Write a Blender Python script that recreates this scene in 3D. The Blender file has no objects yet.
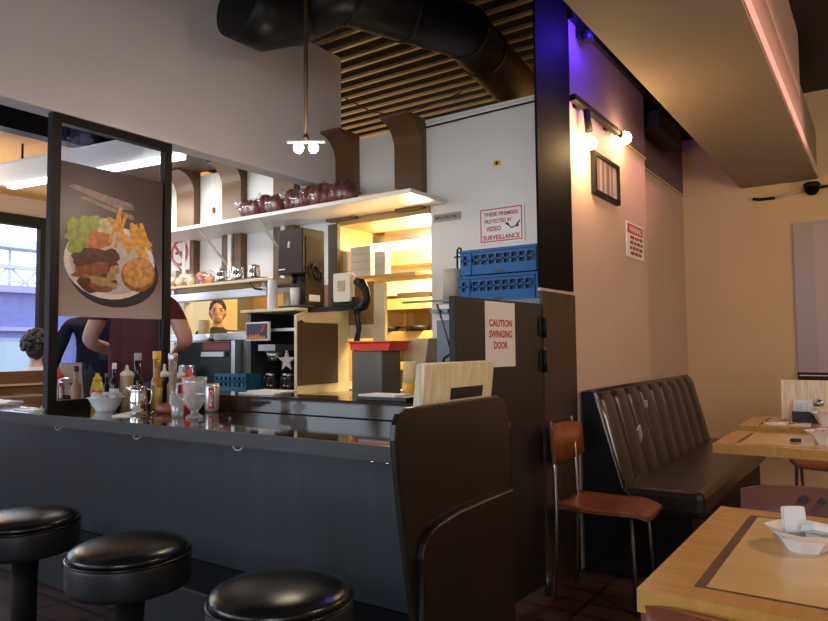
import bpy, bmesh, math, random
from mathutils import Vector, Matrix, noise
random.seed(7)
PI = math.pi
C = bpy.context.scene.collection

# ------------------------------------------------------------------ camera
FOC, YAW, PITCH, ROLL, CAMZ = 684.5, 0.60336, 0.05469, -0.00981, 1.2
fw = Vector((-math.sin(YAW)*math.cos(PITCH), math.cos(YAW)*math.cos(PITCH), math.sin(PITCH)))
r0 = Vector((math.cos(YAW), math.sin(YAW), 0)); u0 = r0.cross(fw)
rt = r0*math.cos(ROLL) + u0*math.sin(ROLL); up = -r0*math.sin(ROLL) + u0*math.cos(ROLL)
CP = Vector((0, 0, CAMZ))
cd = bpy.data.cameras.new('camera'); cam = bpy.data.objects.new('camera', cd); C.objects.link(cam)
cd.sensor_width = 36; cd.lens = FOC/828*36; cd.clip_start = .02; cd.clip_end = 200
m = Matrix((rt, up, -fw)).transposed().to_4x4(); m.translation = CP; cam.matrix_world = m
bpy.context.scene.camera = cam
def at(px, py, **k):
    """point of the plane x=, y= or z= that the photograph shows at pixel (px, py)"""
    (a, v), = k.items(); i = 'xyz'.index(a)
    d = fw + rt*((px-414)/FOC) - up*((py-310.5)/FOC)
    return CP + d*((v-CP[i])/d[i])

# ------------------------------------------------------------------ materials
MATS = {}
def mat(name, col, rough=.5, metal=0, spec=.5, emit=0, ecol=None, alpha=1, trans=0, var=0, vscale=6, bump=0, bscale=40, stretch=(1,1,1), col2=None, coat=0):
    if name in MATS: return MATS[name]
    mt = bpy.data.materials.new(name); mt.use_nodes = True
    nt = mt.node_tree; b = nt.nodes['Principled BSDF']
    c = (*col, 1)
    b.inputs['Base Color'].default_value = c
    b.inputs['Roughness'].default_value = rough; b.inputs['Metallic'].default_value = metal
    b.inputs['Specular IOR Level'].default_value = spec
    b.inputs['Coat Weight'].default_value = coat
    if trans: b.inputs['Transmission Weight'].default_value = trans
    if alpha < 1: b.inputs['Alpha'].default_value = alpha
    if emit:
        b.inputs['Emission Color'].default_value = (*(ecol or col), 1); b.inputs['Emission Strength'].default_value = emit
    if var or bump:
        tc = nt.nodes.new('ShaderNodeTexCoord'); mp = nt.nodes.new('ShaderNodeMapping')
        mp.inputs['Scale'].default_value = stretch; nt.links.new(tc.outputs['Object'], mp.inputs['Vector'])
    if var:
        n = nt.nodes.new('ShaderNodeTexNoise'); n.inputs['Scale'].default_value = vscale; n.inputs['Detail'].default_value = 5
        nt.links.new(mp.outputs[0], n.inputs['Vector'])
        rp = nt.nodes.new('ShaderNodeValToRGB')
        c2 = col2 or tuple(x*(1-var) for x in col); c1 = col if col2 else tuple(min(1, x*(1+var*.6)) for x in col)
        rp.color_ramp.elements[0].color = (*c2, 1); rp.color_ramp.elements[0].position = .3
        rp.color_ramp.elements[1].color = (*c1, 1); rp.color_ramp.elements[1].position = .7
        nt.links.new(n.outputs['Fac'], rp.inputs[0]); nt.links.new(rp.outputs[0], b.inputs['Base Color'])
    if bump:
        n2 = nt.nodes.new('ShaderNodeTexNoise'); n2.inputs['Scale'].default_value = bscale; n2.inputs['Detail'].default_value = 3
        nt.links.new(mp.outputs[0], n2.inputs['Vector'])
        bp = nt.nodes.new('ShaderNodeBump'); bp.inputs['Strength'].default_value = bump; bp.inputs['Distance'].default_value = .01
        nt.links.new(n2.outputs['Fac'], bp.inputs['Height']); nt.links.new(bp.outputs[0], b.inputs['Normal'])
    MATS[name] = mt; return mt
def clear(name, tint=(1,1,1), gloss=.06, rough=.02):
    """thin clear glass or plastic film"""
    if name in MATS: return MATS[name]
    mt = bpy.data.materials.new(name); mt.use_nodes = True; nt = mt.node_tree
    nt.nodes.remove(nt.nodes['Principled BSDF'])
    t = nt.nodes.new('ShaderNodeBsdfTransparent'); t.inputs[0].default_value = (*tint, 1)
    g = nt.nodes.new('ShaderNodeBsdfGlossy'); g.inputs['Roughness'].default_value = rough
    f = nt.nodes.new('ShaderNodeFresnel'); f.inputs[0].default_value = 1.45
    ad = nt.nodes.new('ShaderNodeMath'); ad.operation = 'ADD'; ad.use_clamp = True; ad.inputs[1].default_value = gloss
    x = nt.nodes.new('ShaderNodeMixShader')
    nt.links.new(f.outputs[0], ad.inputs[0]); nt.links.new(ad.outputs[0], x.inputs[0])
    nt.links.new(t.outputs[0], x.inputs[1]); nt.links.new(g.outputs[0], x.inputs[2])
    nt.links.new(x.outputs[0], nt.nodes['Material Output'].inputs[0])
    MATS[name] = mt; return mt
def film_mat(name, col, diff, gloss, rough):
    mt = bpy.data.materials.new(name); mt.use_nodes = True; nt = mt.node_tree
    nt.nodes.remove(nt.nodes['Principled BSDF'])
    t = nt.nodes.new('ShaderNodeBsdfTransparent'); d = nt.nodes.new('ShaderNodeBsdfDiffuse'); d.inputs[0].default_value = (*col, 1)
    g = nt.nodes.new('ShaderNodeBsdfGlossy'); g.inputs['Roughness'].default_value = rough
    a = nt.nodes.new('ShaderNodeMixShader'); a.inputs[0].default_value = diff; b = nt.nodes.new('ShaderNodeMixShader'); b.inputs[0].default_value = gloss
    nt.links.new(t.outputs[0], a.inputs[1]); nt.links.new(d.outputs[0], a.inputs[2]); nt.links.new(a.outputs[0], b.inputs[1]); nt.links.new(g.outputs[0], b.inputs[2])
    nt.links.new(b.outputs[0], nt.nodes['Material Output'].inputs[0]); return mt
def tile_mat(name, c1, c2, mortar, scale, rough, bw=.5, rh=.25):
    mt = bpy.data.materials.new(name); mt.use_nodes = True; nt = mt.node_tree; b = nt.nodes['Principled BSDF']
    tc = nt.nodes.new('ShaderNodeTexCoord'); br = nt.nodes.new('ShaderNodeTexBrick')
    br.inputs['Color1'].default_value = (*c1, 1); br.inputs['Color2'].default_value = (*c2, 1); br.inputs['Mortar'].default_value = (*mortar, 1)
    br.inputs['Scale'].default_value = scale; br.inputs['Mortar Size'].default_value = .012
    br.inputs['Brick Width'].default_value = bw; br.inputs['Row Height'].default_value = rh; br.offset = 0
    nt.links.new(tc.outputs['Object'], br.inputs['Vector']); nt.links.new(br.outputs['Color'], b.inputs['Base Color'])
    b.inputs['Roughness'].default_value = rough
    bp = nt.nodes.new('ShaderNodeBump'); bp.inputs['Strength'].default_value = .4; bp.inputs['Distance'].default_value = .004; bp.invert = True
    nt.links.new(br.outputs['Fac'], bp.inputs['Height']); nt.links.new(bp.outputs[0], b.inputs['Normal'])
    return mt

K = dict(
 floor=tile_mat('quarry_tile', (.11,.048,.036), (.075,.034,.028), (.025,.017,.015), 1, .35, .3, .15),
 bulk=mat('grey_plaster', (.64,.63,.68), .8, var=.06, vscale=1.5),
 kwall=mat('white_board', (.78,.78,.76), .45, var=.04, vscale=2),
 rib=mat('brown_laminate', (.13,.066,.025), .45, var=.15, vscale=3, stretch=(1,1,.2)),
 ribdark=mat('dark_brown_laminate', (.06,.038,.022), .5),
 booth_wall=mat('beige_paint', (.62,.47,.40), .7, var=.04, vscale=1.5),
 upper_wall=mat('mauve_upper', (.19,.125,.145), .7, var=.06, vscale=2),  # upper part of the booth wall, darker mauve than below
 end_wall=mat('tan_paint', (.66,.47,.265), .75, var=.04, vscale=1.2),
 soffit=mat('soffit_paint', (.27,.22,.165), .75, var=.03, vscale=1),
 lip=mat('pale_trim_paint', (.72,.55,.5), .4),
 black=mat('black_paint', (.006,.006,.0065), .5, spec=.25),
 gloss_black=mat('polished_black_panel', (.004,.0035,.003), .75, spec=.08),
 deck=mat('shaded_deck', (.008,.007,.006), .9, spec=.1),
 slat=mat('lit_edge_tan', (.30,.20,.09), .5),  # tan and black put lit edges and shaded flutes into the colour
 duct=mat('black_duct', (.007,.007,.0075), .42, spec=.3),
 ctop=mat('dark_laminate_top', (.04,.024,.018), .06, var=.35, vscale=5, stretch=(1,6,1)),
 cedge=mat('slate_edge', (.026,.025,.027), .38, var=.2, vscale=4, stretch=(1,8,8)),
 cfront=mat('slate_panel', (.012,.0175,.026), .40, var=.4, vscale=5, stretch=(3,3,.4)),
 cstep=mat('dark_step', (.016,.017,.02), .6, spec=.3, var=.2),
 endp=mat('dark_brown_panel', (.017,.0115,.008), .34, spec=.4, var=.3, vscale=6, stretch=(4,4,.5)),
 endedge=mat('panel_edge', (.05,.036,.028), .3),
 door=mat('door_laminate', (.021,.0155,.0135), .5, spec=.3, var=.12),
 jamb=mat('brown_jamb', (.055,.036,.022), .5, spec=.3, var=.2, vscale=3, stretch=(3,3,.4)),
 vinyl=mat('black_vinyl', (.008,.008,.009), .24, spec=.45, bump=.06, bscale=220),
 booth=mat('black_booth_vinyl', (.026,.022,.018), .27, bump=.12, bscale=160, var=.15),
 chrome=mat('chrome', (.75,.75,.76), .12, 1),
 steel=mat('brushed_steel', (.55,.56,.58), .32, 1, var=.1, stretch=(1,1,10)),
 dsteel=mat('dark_steel', (.12,.12,.125), .4, .8),
 oak=mat('oak_edge', (.58,.30,.07), .26, var=.16, vscale=7, stretch=(1,7,1), coat=.3),
 oakx=mat('oak_rail', (.58,.305,.072), .26, var=.16, vscale=7, stretch=(7,1,1), coat=.3),
 inlay=mat('walnut_inlay', (.12,.05,.022), .28, var=.2),
 tpanel=mat('maple_panel', (.78,.52,.22), .24, var=.18, vscale=5, coat=.3, col2=(.66,.41,.16)),
 chairwood=mat('red_brown_plywood', (.27,.082,.028), .32, var=.25, vscale=5, stretch=(1,6,1)),
 chairback=mat('dark_red_plywood', (.15,.06,.045), .35, var=.2, vscale=5, stretch=(6,1,1)),
 white=mat('white_ceramic', (.85,.86,.88), .2),
 cream=mat('cream_enamel', (.72,.62,.38), .45, var=.12, vscale=9),
 cork=mat('brown_board', (.06,.038,.013), .6, var=.15, vscale=12),
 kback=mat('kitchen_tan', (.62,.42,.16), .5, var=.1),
 paper=mat('paper', (.85,.84,.82), .6),
 shelf=mat('white_shelf', (.82,.82,.80), .4),
 blue=mat('blue_plastic', (.006,.11,.33), .5, spec=.3),
 dkblue=mat('teal_blue_plastic', (.015,.11,.20), .45),
 red=mat('red_plastic', (.65,.03,.02), .35),
 sred=mat('sign_red', (.55,.02,.03), .5),
 sblack=mat('sign_black', (.02,.02,.02), .5),
 sgrey=mat('engraved_grey', (.36,.35,.33), .5),
 menu=mat('pale_wood_menu', (.88,.78,.54), .6, var=.22, vscale=9, stretch=(12,12,.3)),
 glass=clear('clear_glass', (.93,.95,.96), .04),
 film=film_mat('plastic_film', (.62,.58,.72), .04, .10, .2),
 skin=mat('skin', (.62,.34,.25), .5), skin2=mat('skin_cook', (.55,.30,.19), .5),
 maroon=mat('maroon_cotton', (.09,.008,.014), .85, bump=.2, bscale=60), navy=mat('navy_cotton', (.008,.010,.022), .9, spec=.1),
 jeans=mat('blue_denim', (.06,.13,.30), .85, bump=.2, bscale=200), hair=mat('dark_hair', (.018,.013,.011), .6, bump=.6, bscale=60),
 wshirt=mat('pale_blue_shirt', (.55,.63,.75), .85), dshirt=mat('dark_green_shirt', (.03,.035,.025), .85), shoe=mat('black_shoe', (.015,.015,.015), .5),
 eye=mat('eye_dark', (.02,.015,.012), .2), lipc=mat('lips', (.42,.17,.14), .5),
 bulb=mat('lit_bulb', (1,.85,.6), .4, emit=45, ecol=(1,.72,.38)),
 bulbw=mat('lit_bulb_pale', (1,.9,.75), .4, emit=30, ecol=(1,.84,.6)),
 tube=mat('lit_tube', (1,1,1), .4, emit=3.5, ecol=(.95,.98,1)),
 ktube=mat('kitchen_tube', (1,.9,.7), .4, emit=16, ecol=(1,.8,.42)),
)

# ------------------------------------------------------------------ mesh builder
class MB:
    def __init__(s): s.bm = bmesh.new()
    def _mi(s, faces, mi, smooth=False):
        for f in faces: f.material_index = mi; f.smooth = smooth
    def box(s, x0, x1, y0, y1, z0, z1, mi=0, M=None):
        v = [s.bm.verts.new((x, y, z)) for x in (x0, x1) for y in (y0, y1) for z in (z0, z1)]
        fs = [s.bm.faces.new([v[i] for i in q]) for q in ((0,1,3,2),(4,6,7,5),(0,4,5,1),(2,3,7,6),(0,2,6,4),(1,5,7,3))]
        s._mi(fs, mi)
        if M is not None: bmesh.ops.transform(s.bm, matrix=M, verts=v)
        return s
    def cbox(s, c, sz, mi=0, M=None):
        R = Matrix.Translation(c) @ (M if M is not None else Matrix())
        return s.box(-sz[0]/2, sz[0]/2, -sz[1]/2, sz[1]/2, -sz[2]/2, sz[2]/2, mi, R)
    def cyl(s, p0, p1, r0, r1=None, seg=16, mi=0):
        p0 = Vector(p0); p1 = Vector(p1); r1 = r0 if r1 is None else r1
        q = (p1-p0).to_track_quat('Z', 'Y'); A = []; B = []
        for i in range(seg):
            a = 2*PI*i/seg; d = q @ Vector((math.cos(a), math.sin(a), 0))
            A.append(s.bm.verts.new(p0+d*r0)); B.append(s.bm.verts.new(p1+d*r1))
        fs = [s.bm.faces.new((A[i], A[(i+1)%seg], B[(i+1)%seg], B[i])) for i in range(seg)]
        s._mi(fs, mi, True); s._mi([s.bm.faces.new(A[::-1]), s.bm.faces.new(B)], mi); return s
    def lathe(s, prof, c=(0,0,0), seg=24, mi=0, sx=1, sy=1, smooth=True):
        c = Vector(c); rings = []
        for r, z in prof:
            rings.append([s.bm.verts.new(c+Vector((r*sx*math.cos(2*PI*i/seg), r*sy*math.sin(2*PI*i/seg), z))) for i in range(seg)] if r > 1e-6 else [s.bm.verts.new(c+Vector((0,0,z)))])
        fs = []
        for a, b in zip(rings, rings[1:]):
            for i in range(seg):
                j = (i+1) % seg
                q = ([a[i], a[j]] if len(a) > 1 else [a[0]]) + ([b[j], b[i]] if len(b) > 1 else [b[0]])
                if len(q) > 2: fs.append(s.bm.faces.new(q))
        for rg, rev in ((rings[0], True), (rings[-1], False)):
            if len(rg) > 1:
                f = s.bm.faces.new(rg[::-1] if rev else rg); f.material_index = mi
        s._mi(fs, mi, smooth); return s
    def ball(s, c, r, mi=0, seg=16, rings=10, nz=0, ns=6, M=None):
        if isinstance(r, (int, float)): r = (r, r, r)
        before = set(s.bm.verts)
        o = bmesh.ops.create_uvsphere(s.bm, u_segments=seg, v_segments=rings, radius=1)
        vs = o['verts']; fs = {f for v in vs for f in v.link_faces}; s._mi(fs, mi, True)
        for v in vs:
            k = 1 + (nz*noise.noise(Vector(v.co)*ns*.4 + Vector(c)*7) if nz else 0)
            p = Vector((v.co.x*r[0]*k, v.co.y*r[1]*k, v.co.z*r[2]*k))
            if M is not None: p = M @ p
            v.co = p + Vector(c)
        return s
    def prism(s, pts, ax, a0, a1, mi=0, M=None, smooth=False):
        def w(p, a): return {'x': (a, p[0], p[1]), 'y': (p[0], a, p[1]), 'z': (p[0], p[1], a)}[ax]
        A = [s.bm.verts.new(w(p, a0)) for p in pts]; B = [s.bm.verts.new(w(p, a1)) for p in pts]; n = len(pts)
        fs = [s.bm.faces.new(A), s.bm.faces.new(B[::-1])]; s._mi(fs, mi)
        fs2 = [s.bm.faces.new((A[i], B[i], B[(i+1)%n], A[(i+1)%n])) for i in range(n)]; s._mi(fs2, mi, smooth)
        bmesh.ops.recalc_face_normals(s.bm, faces=fs+fs2)
        if M is not None: bmesh.ops.transform(s.bm, matrix=M, verts=A+B)
        return s
    def tube(s, path, r, seg=8, mi=0, caps=True):
        path = [Vector(p) for p in path]; rings = []; n = len(path); ref = None
        for i, p in enumerate(path):
            t = (path[min(i+1, n-1)]-path[max(i-1, 0)]).normalized()
            if ref is None:
                ref = Vector((0,0,1)) if abs(t.z) < .9 else Vector((1,0,0))
            a = t.cross(ref).normalized(); b = a.cross(t).normalized(); ref = b
            rr = r[i] if isinstance(r, (list, tuple)) else r
            rings.append([s.bm.verts.new(p+a*rr*math.cos(2*PI*k/seg)+b*rr*math.sin(2*PI*k/seg)) for k in range(seg)])
        fs = [s.bm.faces.new((A[k], A[(k+1)%seg], B[(k+1)%seg], B[k])) for A, B in zip(rings, rings[1:]) for k in range(seg)]
        s._mi(fs, mi, True)
        if caps: s._mi([s.bm.faces.new(rings[0][::-1]), s.bm.faces.new(rings[-1])], mi)
        return s
    def quad(s, *p, mi=0):
        s._mi([s.bm.faces.new([s.bm.verts.new(q) for q in p])], mi); return s
    def text(s, txt, org, right, upv, width=None, height=None, depth=.001, mi=0, center=True):
        """lettering in the plane of right/upv; org is the middle of the line"""
        cu = bpy.data.curves.new('lettering', 'FONT'); cu.body = txt; cu.extrude = 0; cu.resolution_u = 3; cu.offset = .03
        o = bpy.data.objects.new('lettering', cu); C.objects.link(o)
        dg = bpy.context.evaluated_depsgraph_get(); me = bpy.data.meshes.new_from_object(o.evaluated_get(dg))
        xs = [v.co.x for v in me.vertices]; ys = [v.co.y for v in me.vertices]
        x0, x1, y0, y1 = min(xs), max(xs), min(ys), max(ys)
        sy = height/(y1-y0); sx = width/(x1-x0) if width else sy
        right = Vector(right).normalized(); upv = Vector(upv).normalized(); nn = right.cross(upv)
        vm = [s.bm.verts.new(Vector(org)+right*((v.co.x-(x0+x1)/2)*sx)+upv*((v.co.y-(y0+y1)/2)*sy)+nn*depth) for v in me.vertices]
        for p in me.polygons:
            try: f = s.bm.faces.new([vm[i] for i in p.vertices]); f.material_index = mi
            except ValueError: pass
        bpy.data.objects.remove(o); bpy.data.meshes.remove(me); bpy.data.curves.remove(cu); return s

ROOTM = {}
def link(name, mb, mats, inv=None, parent=None, bevel=0, sub=0):
    me = bpy.data.meshes.new(name)
    if inv is not None: bmesh.ops.transform(mb.bm, matrix=inv, verts=mb.bm.verts[:])
    bmesh.ops.recalc_face_normals(mb.bm, faces=mb.bm.faces[:]); mb.bm.to_mesh(me); mb.bm.free()
    for q in (mats if isinstance(mats, (list, tuple)) else [mats]): me.materials.append(q)
    o = bpy.data.objects.new(name, me); C.objects.link(o)
    if parent is not None: o.parent = parent
    if bevel:
        b = o.modifiers.new('bevel', 'BEVEL'); b.width = bevel; b.segments = 2; b.limit_method = 'ANGLE'; b.angle_limit = .7
    if sub:
        q = o.modifiers.new('subdivision', 'SUBSURF'); q.levels = sub; q.render_levels = sub
    return o
def tag(o, label, cat, group=None):
    o['label'] = label; o['category'] = cat
    if group: o['group'] = group
    return o
def thing(name, label, cat, loc=(0,0,0), rz=0, group=None):
    o = bpy.data.objects.new(name, None); C.objects.link(o); o.empty_display_size = .05
    o.location = loc; o.rotation_euler = (0, 0, rz)
    ROOTM[o.name] = Matrix.Translation(Vector(loc)) @ Matrix.Rotation(rz, 4, 'Z')
    return tag(o, label, cat, group)
def part(name, mb, mats, parent, local=False, bevel=0, sub=0, label=None):
    """mesh given in world coordinates (or the thing's own when local) hung under parent"""
    root = parent
    while root.parent is not None: root = root.parent
    inv = None
    if not local:
        inv = ROOTM[root.name].inverted()
        if root.type == 'MESH': pass
    o = link(name, mb, mats, inv, parent, bevel, sub)
    if label: o['label'] = label
    return o
def solo(name, label, cat, mb, mats, loc=(0,0,0), group=None, bevel=0, sub=0, rz=0, local=False):
    """a thing that is one mesh, its origin at loc"""
    M = Matrix.Translation(Vector(loc)) @ Matrix.Rotation(rz, 4, 'Z')
    o = link(name, mb, mats, None if local else M.inverted(), None, bevel, sub)
    o.location = loc; o.rotation_euler = (0, 0, rz); ROOTM[o.name] = M
    return tag(o, label, cat, group)
def struct(name, mb, mats, bevel=0, parent=None):
    o = link(name, mb, mats, None, parent, bevel)
    if parent is None: o['kind'] = 'structure'
    ROOTM[o.name] = Matrix()
    return o
def kids(o): return list(o.children)
def dup(root, loc, rz, label, group=None):
    def cp(o, par):
        c = o.copy(); C.objects.link(c)
        if par is not None: c.parent = par
        for ch in kids(o): cp(ch, c)
        return c
    r = cp(root, None); r.location = loc; r.rotation_euler = (0, 0, rz); r['label'] = label
    if group: r['group'] = group
    ROOTM[r.name] = Matrix.Translation(Vector(loc)) @ Matrix.Rotation(rz, 4, 'Z')
    return r
def arc(cx, cy, r, a0, a1, n=8):
    return [(cx+r*math.cos(math.radians(a0+(a1-a0)*i/n)), cy+r*math.sin(math.radians(a0+(a1-a0)*i/n))) for i in range(n+1)]
def rrect(x0, x1, y0, y1, r, n=5):
    return arc(x1-r, y1-r, r, 0, 90, n)+arc(x0+r, y1-r, r, 90, 180, n)+arc(x0+r, y0+r, r, 180, 270, n)+arc(x1-r, y0+r, r, 270, 360, n)

YK, XW, YE, HC, XB, ZC = 3.97, -1.4, 6.6, .91, -3.4, 3.5
XW2 = -1.505
exec_parts = []
del exec_parts
# ================================================================== THE SETTING
struct('floor', MB().box(-9, 3.2, -3.6, 8.2, -.1, 0), K['floor'])
b = MB().box(-9, 3.2, -3.6, 8.2, ZC+.22, ZC+.3)
y = -3.5
while y < 8.1:
    b.box(-9, 3.2, y, y+.03, ZC, ZC+.02, 1); y += .165
struct('ceiling', b, [K['deck'], K['slat']])
# orange dropped ceiling over the window seats, with the black beam that carries it
struct('ceiling_dropped', MB().box(-8, -5.72, -1, 7.5, 2.95, 3.04), mat('orange_paint', (.72,.43,.17), .7, var=.08, vscale=1.5))
struct('trim_1', MB().box(-5.72, -5.58, -1, 3.9, 2.95, 3.3), K['black'])
# kitchen wall with its two pass-through openings
P1 = (-3.44, -2.585, .9, 2.165); P2 = (-5.30, -3.95, 1.33, 1.66)
b = MB(); y0, y1 = YK, YK+.1
b.box(P1[1], -1.44, y0, y1, 0, 2.78); b.box(P1[0], P1[1], y0, y1, 0, P1[2]); b.box(P1[0], P1[1], y0, y1, P1[3], 2.78)
b.box(P2[1], P1[0], y0, y1, 0, 2.78); b.box(P2[0], P2[1], y0, y1, 0, P2[2]); b.box(P2[0], P2[1], y0, y1, P2[3], 2.78)
b.box(-5.7, P2[0], y0, y1, 0, 2.78)
struct('wall_kitchen', b, K['kwall'])
b = MB()
for x0, x1 in ((-2.615, -1.44),): b.box(x0, x1, YK-.015, YK+.11, 2.78, 2.80)
struct('trim_2', b, K['kwall'])
struct('trim_3', MB().tube([(-2.61,YK-.02,2.745),(-2.2,YK-.02,2.752),(-1.8,YK-.02,2.755),(-1.44,YK-.02,2.757)], .006), K['black'])
# curved laminate ribs on the kitchen wall
def rib(x0, x1, n):
    pts = [(YK, .95 if n not in (4, 5, 6, 7, 8) else (2.17 if n in (4, 5) else 1.70)), (YK-.07, .95 if n not in (4, 5, 6, 7, 8) else (2.17 if n in (4, 5) else 1.70))]
    pts += [(YK-.07-.17+.17*math.cos(a), 2.61+.18*math.sin(a)) for a in [PI/2*i/10 for i in range(11)]]
    pts += [(YK-.24, 2.81), (YK, 2.81)]
    struct('trim_%d' % n, MB().prism(pts, 'x', x0, x1, 0, smooth=False), K['rib'])
rib(-5.33, -5.08, 8); rib(-4.70, -4.46, 6); rib(-4.07, -3.84, 7); rib(-3.50, -3.22, 4); rib(-2.845, -2.615, 5)
struct('trim_9', MB().box(-5.7, -3.52, 3.35, YK-.005, 2.81, 2.88).box(-5.7, -3.52, 3.35, 3.40, 2.88, 3.0), K['ribdark'])
# the kitchen behind
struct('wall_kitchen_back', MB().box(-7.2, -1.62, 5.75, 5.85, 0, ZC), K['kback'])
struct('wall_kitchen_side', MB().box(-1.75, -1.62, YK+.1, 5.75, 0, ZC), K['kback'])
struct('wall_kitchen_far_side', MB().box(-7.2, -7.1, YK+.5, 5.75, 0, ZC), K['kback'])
# grey bulkhead over the counter
struct('wall_bulkhead', MB().box(XB-.13, XB, -2.5, YK, 2.41, 3.455), K['bulk'], bevel=.006)
# glossy black column panel, its cream seam and brown lower jamb, then the booth wall
struct('wall_column', MB().box(XW-.012, XW, 3.135, 3.575, 1.50, ZC), K['gloss_black'])
struct('trim_10', MB().box(XW-.014, XW+.006, 3.130, 3.59, 1.478, 1.492), mat('cream_strip', (.55,.42,.36), .5))
struct('trim_11', MB().box(XW-.014, XW+.002, 3.16, 3.59, 0, 1.478), K['jamb'])
struct('wall_booth', MB().box(XW-.1, XW, 3.575, 5.01, 0, 2.56).box(XW2-.1, XW2, 5.01, YE, 0, 2.575).box(XW2-.1, XW-.1, 4.8, 5.01, 0, ZC), K['booth_wall'])
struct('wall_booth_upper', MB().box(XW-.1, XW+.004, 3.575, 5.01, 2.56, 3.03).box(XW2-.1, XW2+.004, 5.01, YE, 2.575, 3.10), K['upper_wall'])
struct('trim_12', MB().box(XW-.1, XW+.03, 3.575, 5.4, 3.03, ZC).box(XW-.1, XW+.03, 5.4, YE, 3.10, ZC), K['black'])
struct('trim_13', MB().box(XW-.002, XW+.012, 4.55, 5.01, 2.552, 2.566).box(XW2-.002, XW2+.012, 5.01, YE, 2.575, 2.59).box(XW2, -1.0, YE-.012, YE, 2.575, 2.59), K['end_wall'])
struct('wall_end', MB().box(XW2-.1, 3.2, YE, YE+.1, 0, ZC), K['end_wall'])
struct('wall_right', MB().box(3.1, 3.2, -3.6, YE, 0, ZC), K['end_wall'])
# front of the room behind the viewer: low wall, header and wide shop windows between posts
b = MB().box(-9, 3.2, -3.6, -3.5, 0, .7).box(-9, 3.2, -3.6, -3.5, 2.75, ZC)
for x in (-8.9, -6.2, -3.6, -1.1, .9, 3.1): b.box(x-.12, x+.12, -3.6, -3.5, .7, 2.75)
b.box(-.98, .9, -3.6, -3.5, .7, 2.75)  # bay to its right kept open for the added cool fill
struct('wall_front', b, K['end_wall'])
# window wall on the left
b = MB().box(-8.1, -8, -3.6, 8.2, 0, .62).box(-8.1, -8, -3.6, 8.2, 2.72, ZC).box(-8.1, -8, -3.6, .2, .62, 2.72).box(-8.1, -8, 7.4, 8.2, .62, 2.72)
struct('wall_left', b, mat('grey_rose_paint', (.5,.42,.42), .7))
b = MB().box(-8.05, -7.93, .2, 7.4, 2.62, 2.735).box(-8.05, -7.95, .2, 7.4, .6, .66)
for y in (1.75, 2.95, 4.03, 5.2, 6.4): b.box(-8.04, -7.95, y-.035, y+.035, .66, 2.62)
struct('window_1', b, K['black'])
g = link('pane', MB().box(-8.0, -7.995, .2, 7.4, .66, 2.62), clear('window_glass', (.96,.97,1), .0), None, bpy.data.objects['window_1'])
struct('wall_far', MB().box(-9, -5.7, 8.1, 8.2, 0, ZC), K['end_wall'])
# low soffit over the booths, with recessed side and upper duct box
SX0, SX1, SZ = -1.013, -.42, 2.582
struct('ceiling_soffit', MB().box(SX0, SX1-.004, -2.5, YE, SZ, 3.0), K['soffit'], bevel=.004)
struct('trim_15', MB().box(SX1-.004, SX1+.004, -2.5, YE, SZ+.004, 2.66), K['lip'], bevel=.006)
struct('trim_16', MB().box(SX1-.36, SX1+.0, -2.5, 5.30, 2.885, ZC), mat('rose_grey_paint', (.50,.36,.34), .7), bevel=.01)
struct('ceiling_dark', MB().box(SX1+.01, 3.1, -2.5, YE, 3.33, 3.36).box(-1.0, SX1+.01, 5.31, YE, 3.33, 3.36), K['black'])
# kerb step along the foot of the counter
struct('trim_17', MB().box(-5.2, -1.235, 1.87, 2.15, 0, .2), K['cstep'], bevel=.01)

# ================================================================== COUNTER
t = thing('lunch_counter', 'long dark lunch counter with slate front panel and three steel hooks under its lip', 'counter', (-3, 1.9, 0))
part('worktop', MB().box(-5.2, -1.214, 1.648, 2.25, .882, HC).box(-5.2, -3.36, 2.25, 2.36, .882, HC), K['ctop'], t)
part('front_edge', MB().box(-5.2, -1.214, 1.636, 1.648, .862, HC), K['cedge'], t)
part('front_panel', MB().box(-5.2, -1.214, 2.15, 2.2, .2, .882), K['cfront'], t)
part('rear_ledge', MB().box(-3.36, -1.305, 2.21, 2.42, HC, .983).box(-5.2, -1.214, 2.36, 2.42, 0, HC), K['ctop'], t, bevel=.004)
for px, py in ((58, 428), (137, 436), (238, 446)):
    p = at(px, py, y=1.67); p.z = .862
    part('bag_hook', MB().tube([p+Vector(q_)*.72 for q_ in ((-.035,0,0),(-.034,0,-.012),(-.02,-.004,-.024),(0,-.006,-.028),(.02,-.004,-.024),(.034,0,-.012),(.035,0,0))], .003), K['steel'], t)
for px in (373, 388):
    p = at(px, 464, y=1.66); p.z = .856
    part('knob', MB().ball(p, .007), K['chrome'], t)

t = thing('end_panel', 'dark brown rounded panel closing the right end of the counter', 'panel', (-1.2, 2, 0))
prof = [(1.76,0),(1.735,.3),(1.696,.488),(1.658,.686),(1.632,.853),(1.624,.93),(1.630,.975),(1.648,1.005),(1.69,1.02),(2.27,1.02),(2.31,1.007),(2.335,.98),(2.345,.94),(2.35,.8),(2.35,0)]
part('panel_board', MB().prism(prof, 'x', -1.214, -1.188), K['endp'], t, bevel=.006)
prof2 = [(1.735,0),(1.722,.57),(1.735,.61),(1.765,.638),(1.807,.652),(1.938,.668),(2.33,.674),(2.33,0)]
part('lower_panel', MB().prism(prof2, 'x', -1.188, -1.162), K['endp'], t, bevel=.005)

# swinging door
t = thing('swinging_door', 'dark brown low swinging door with a taped caution notice', 'door', (-1.4, 3.15, 0))
dirv = Vector((-1.447+1.4, 2.40-3.15, 0)).normalized(); nrm = Vector((-dirv.y, dirv.x, 0))
if nrm.x < 0: nrm = -nrm
DM = Matrix((( -dirv).to_4d(), nrm.to_4d(), Vector((0,0,1,0)), Vector((0,0,0,1)))).transposed(); DM.translation = (-1.4, 3.15, 0)
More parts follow.
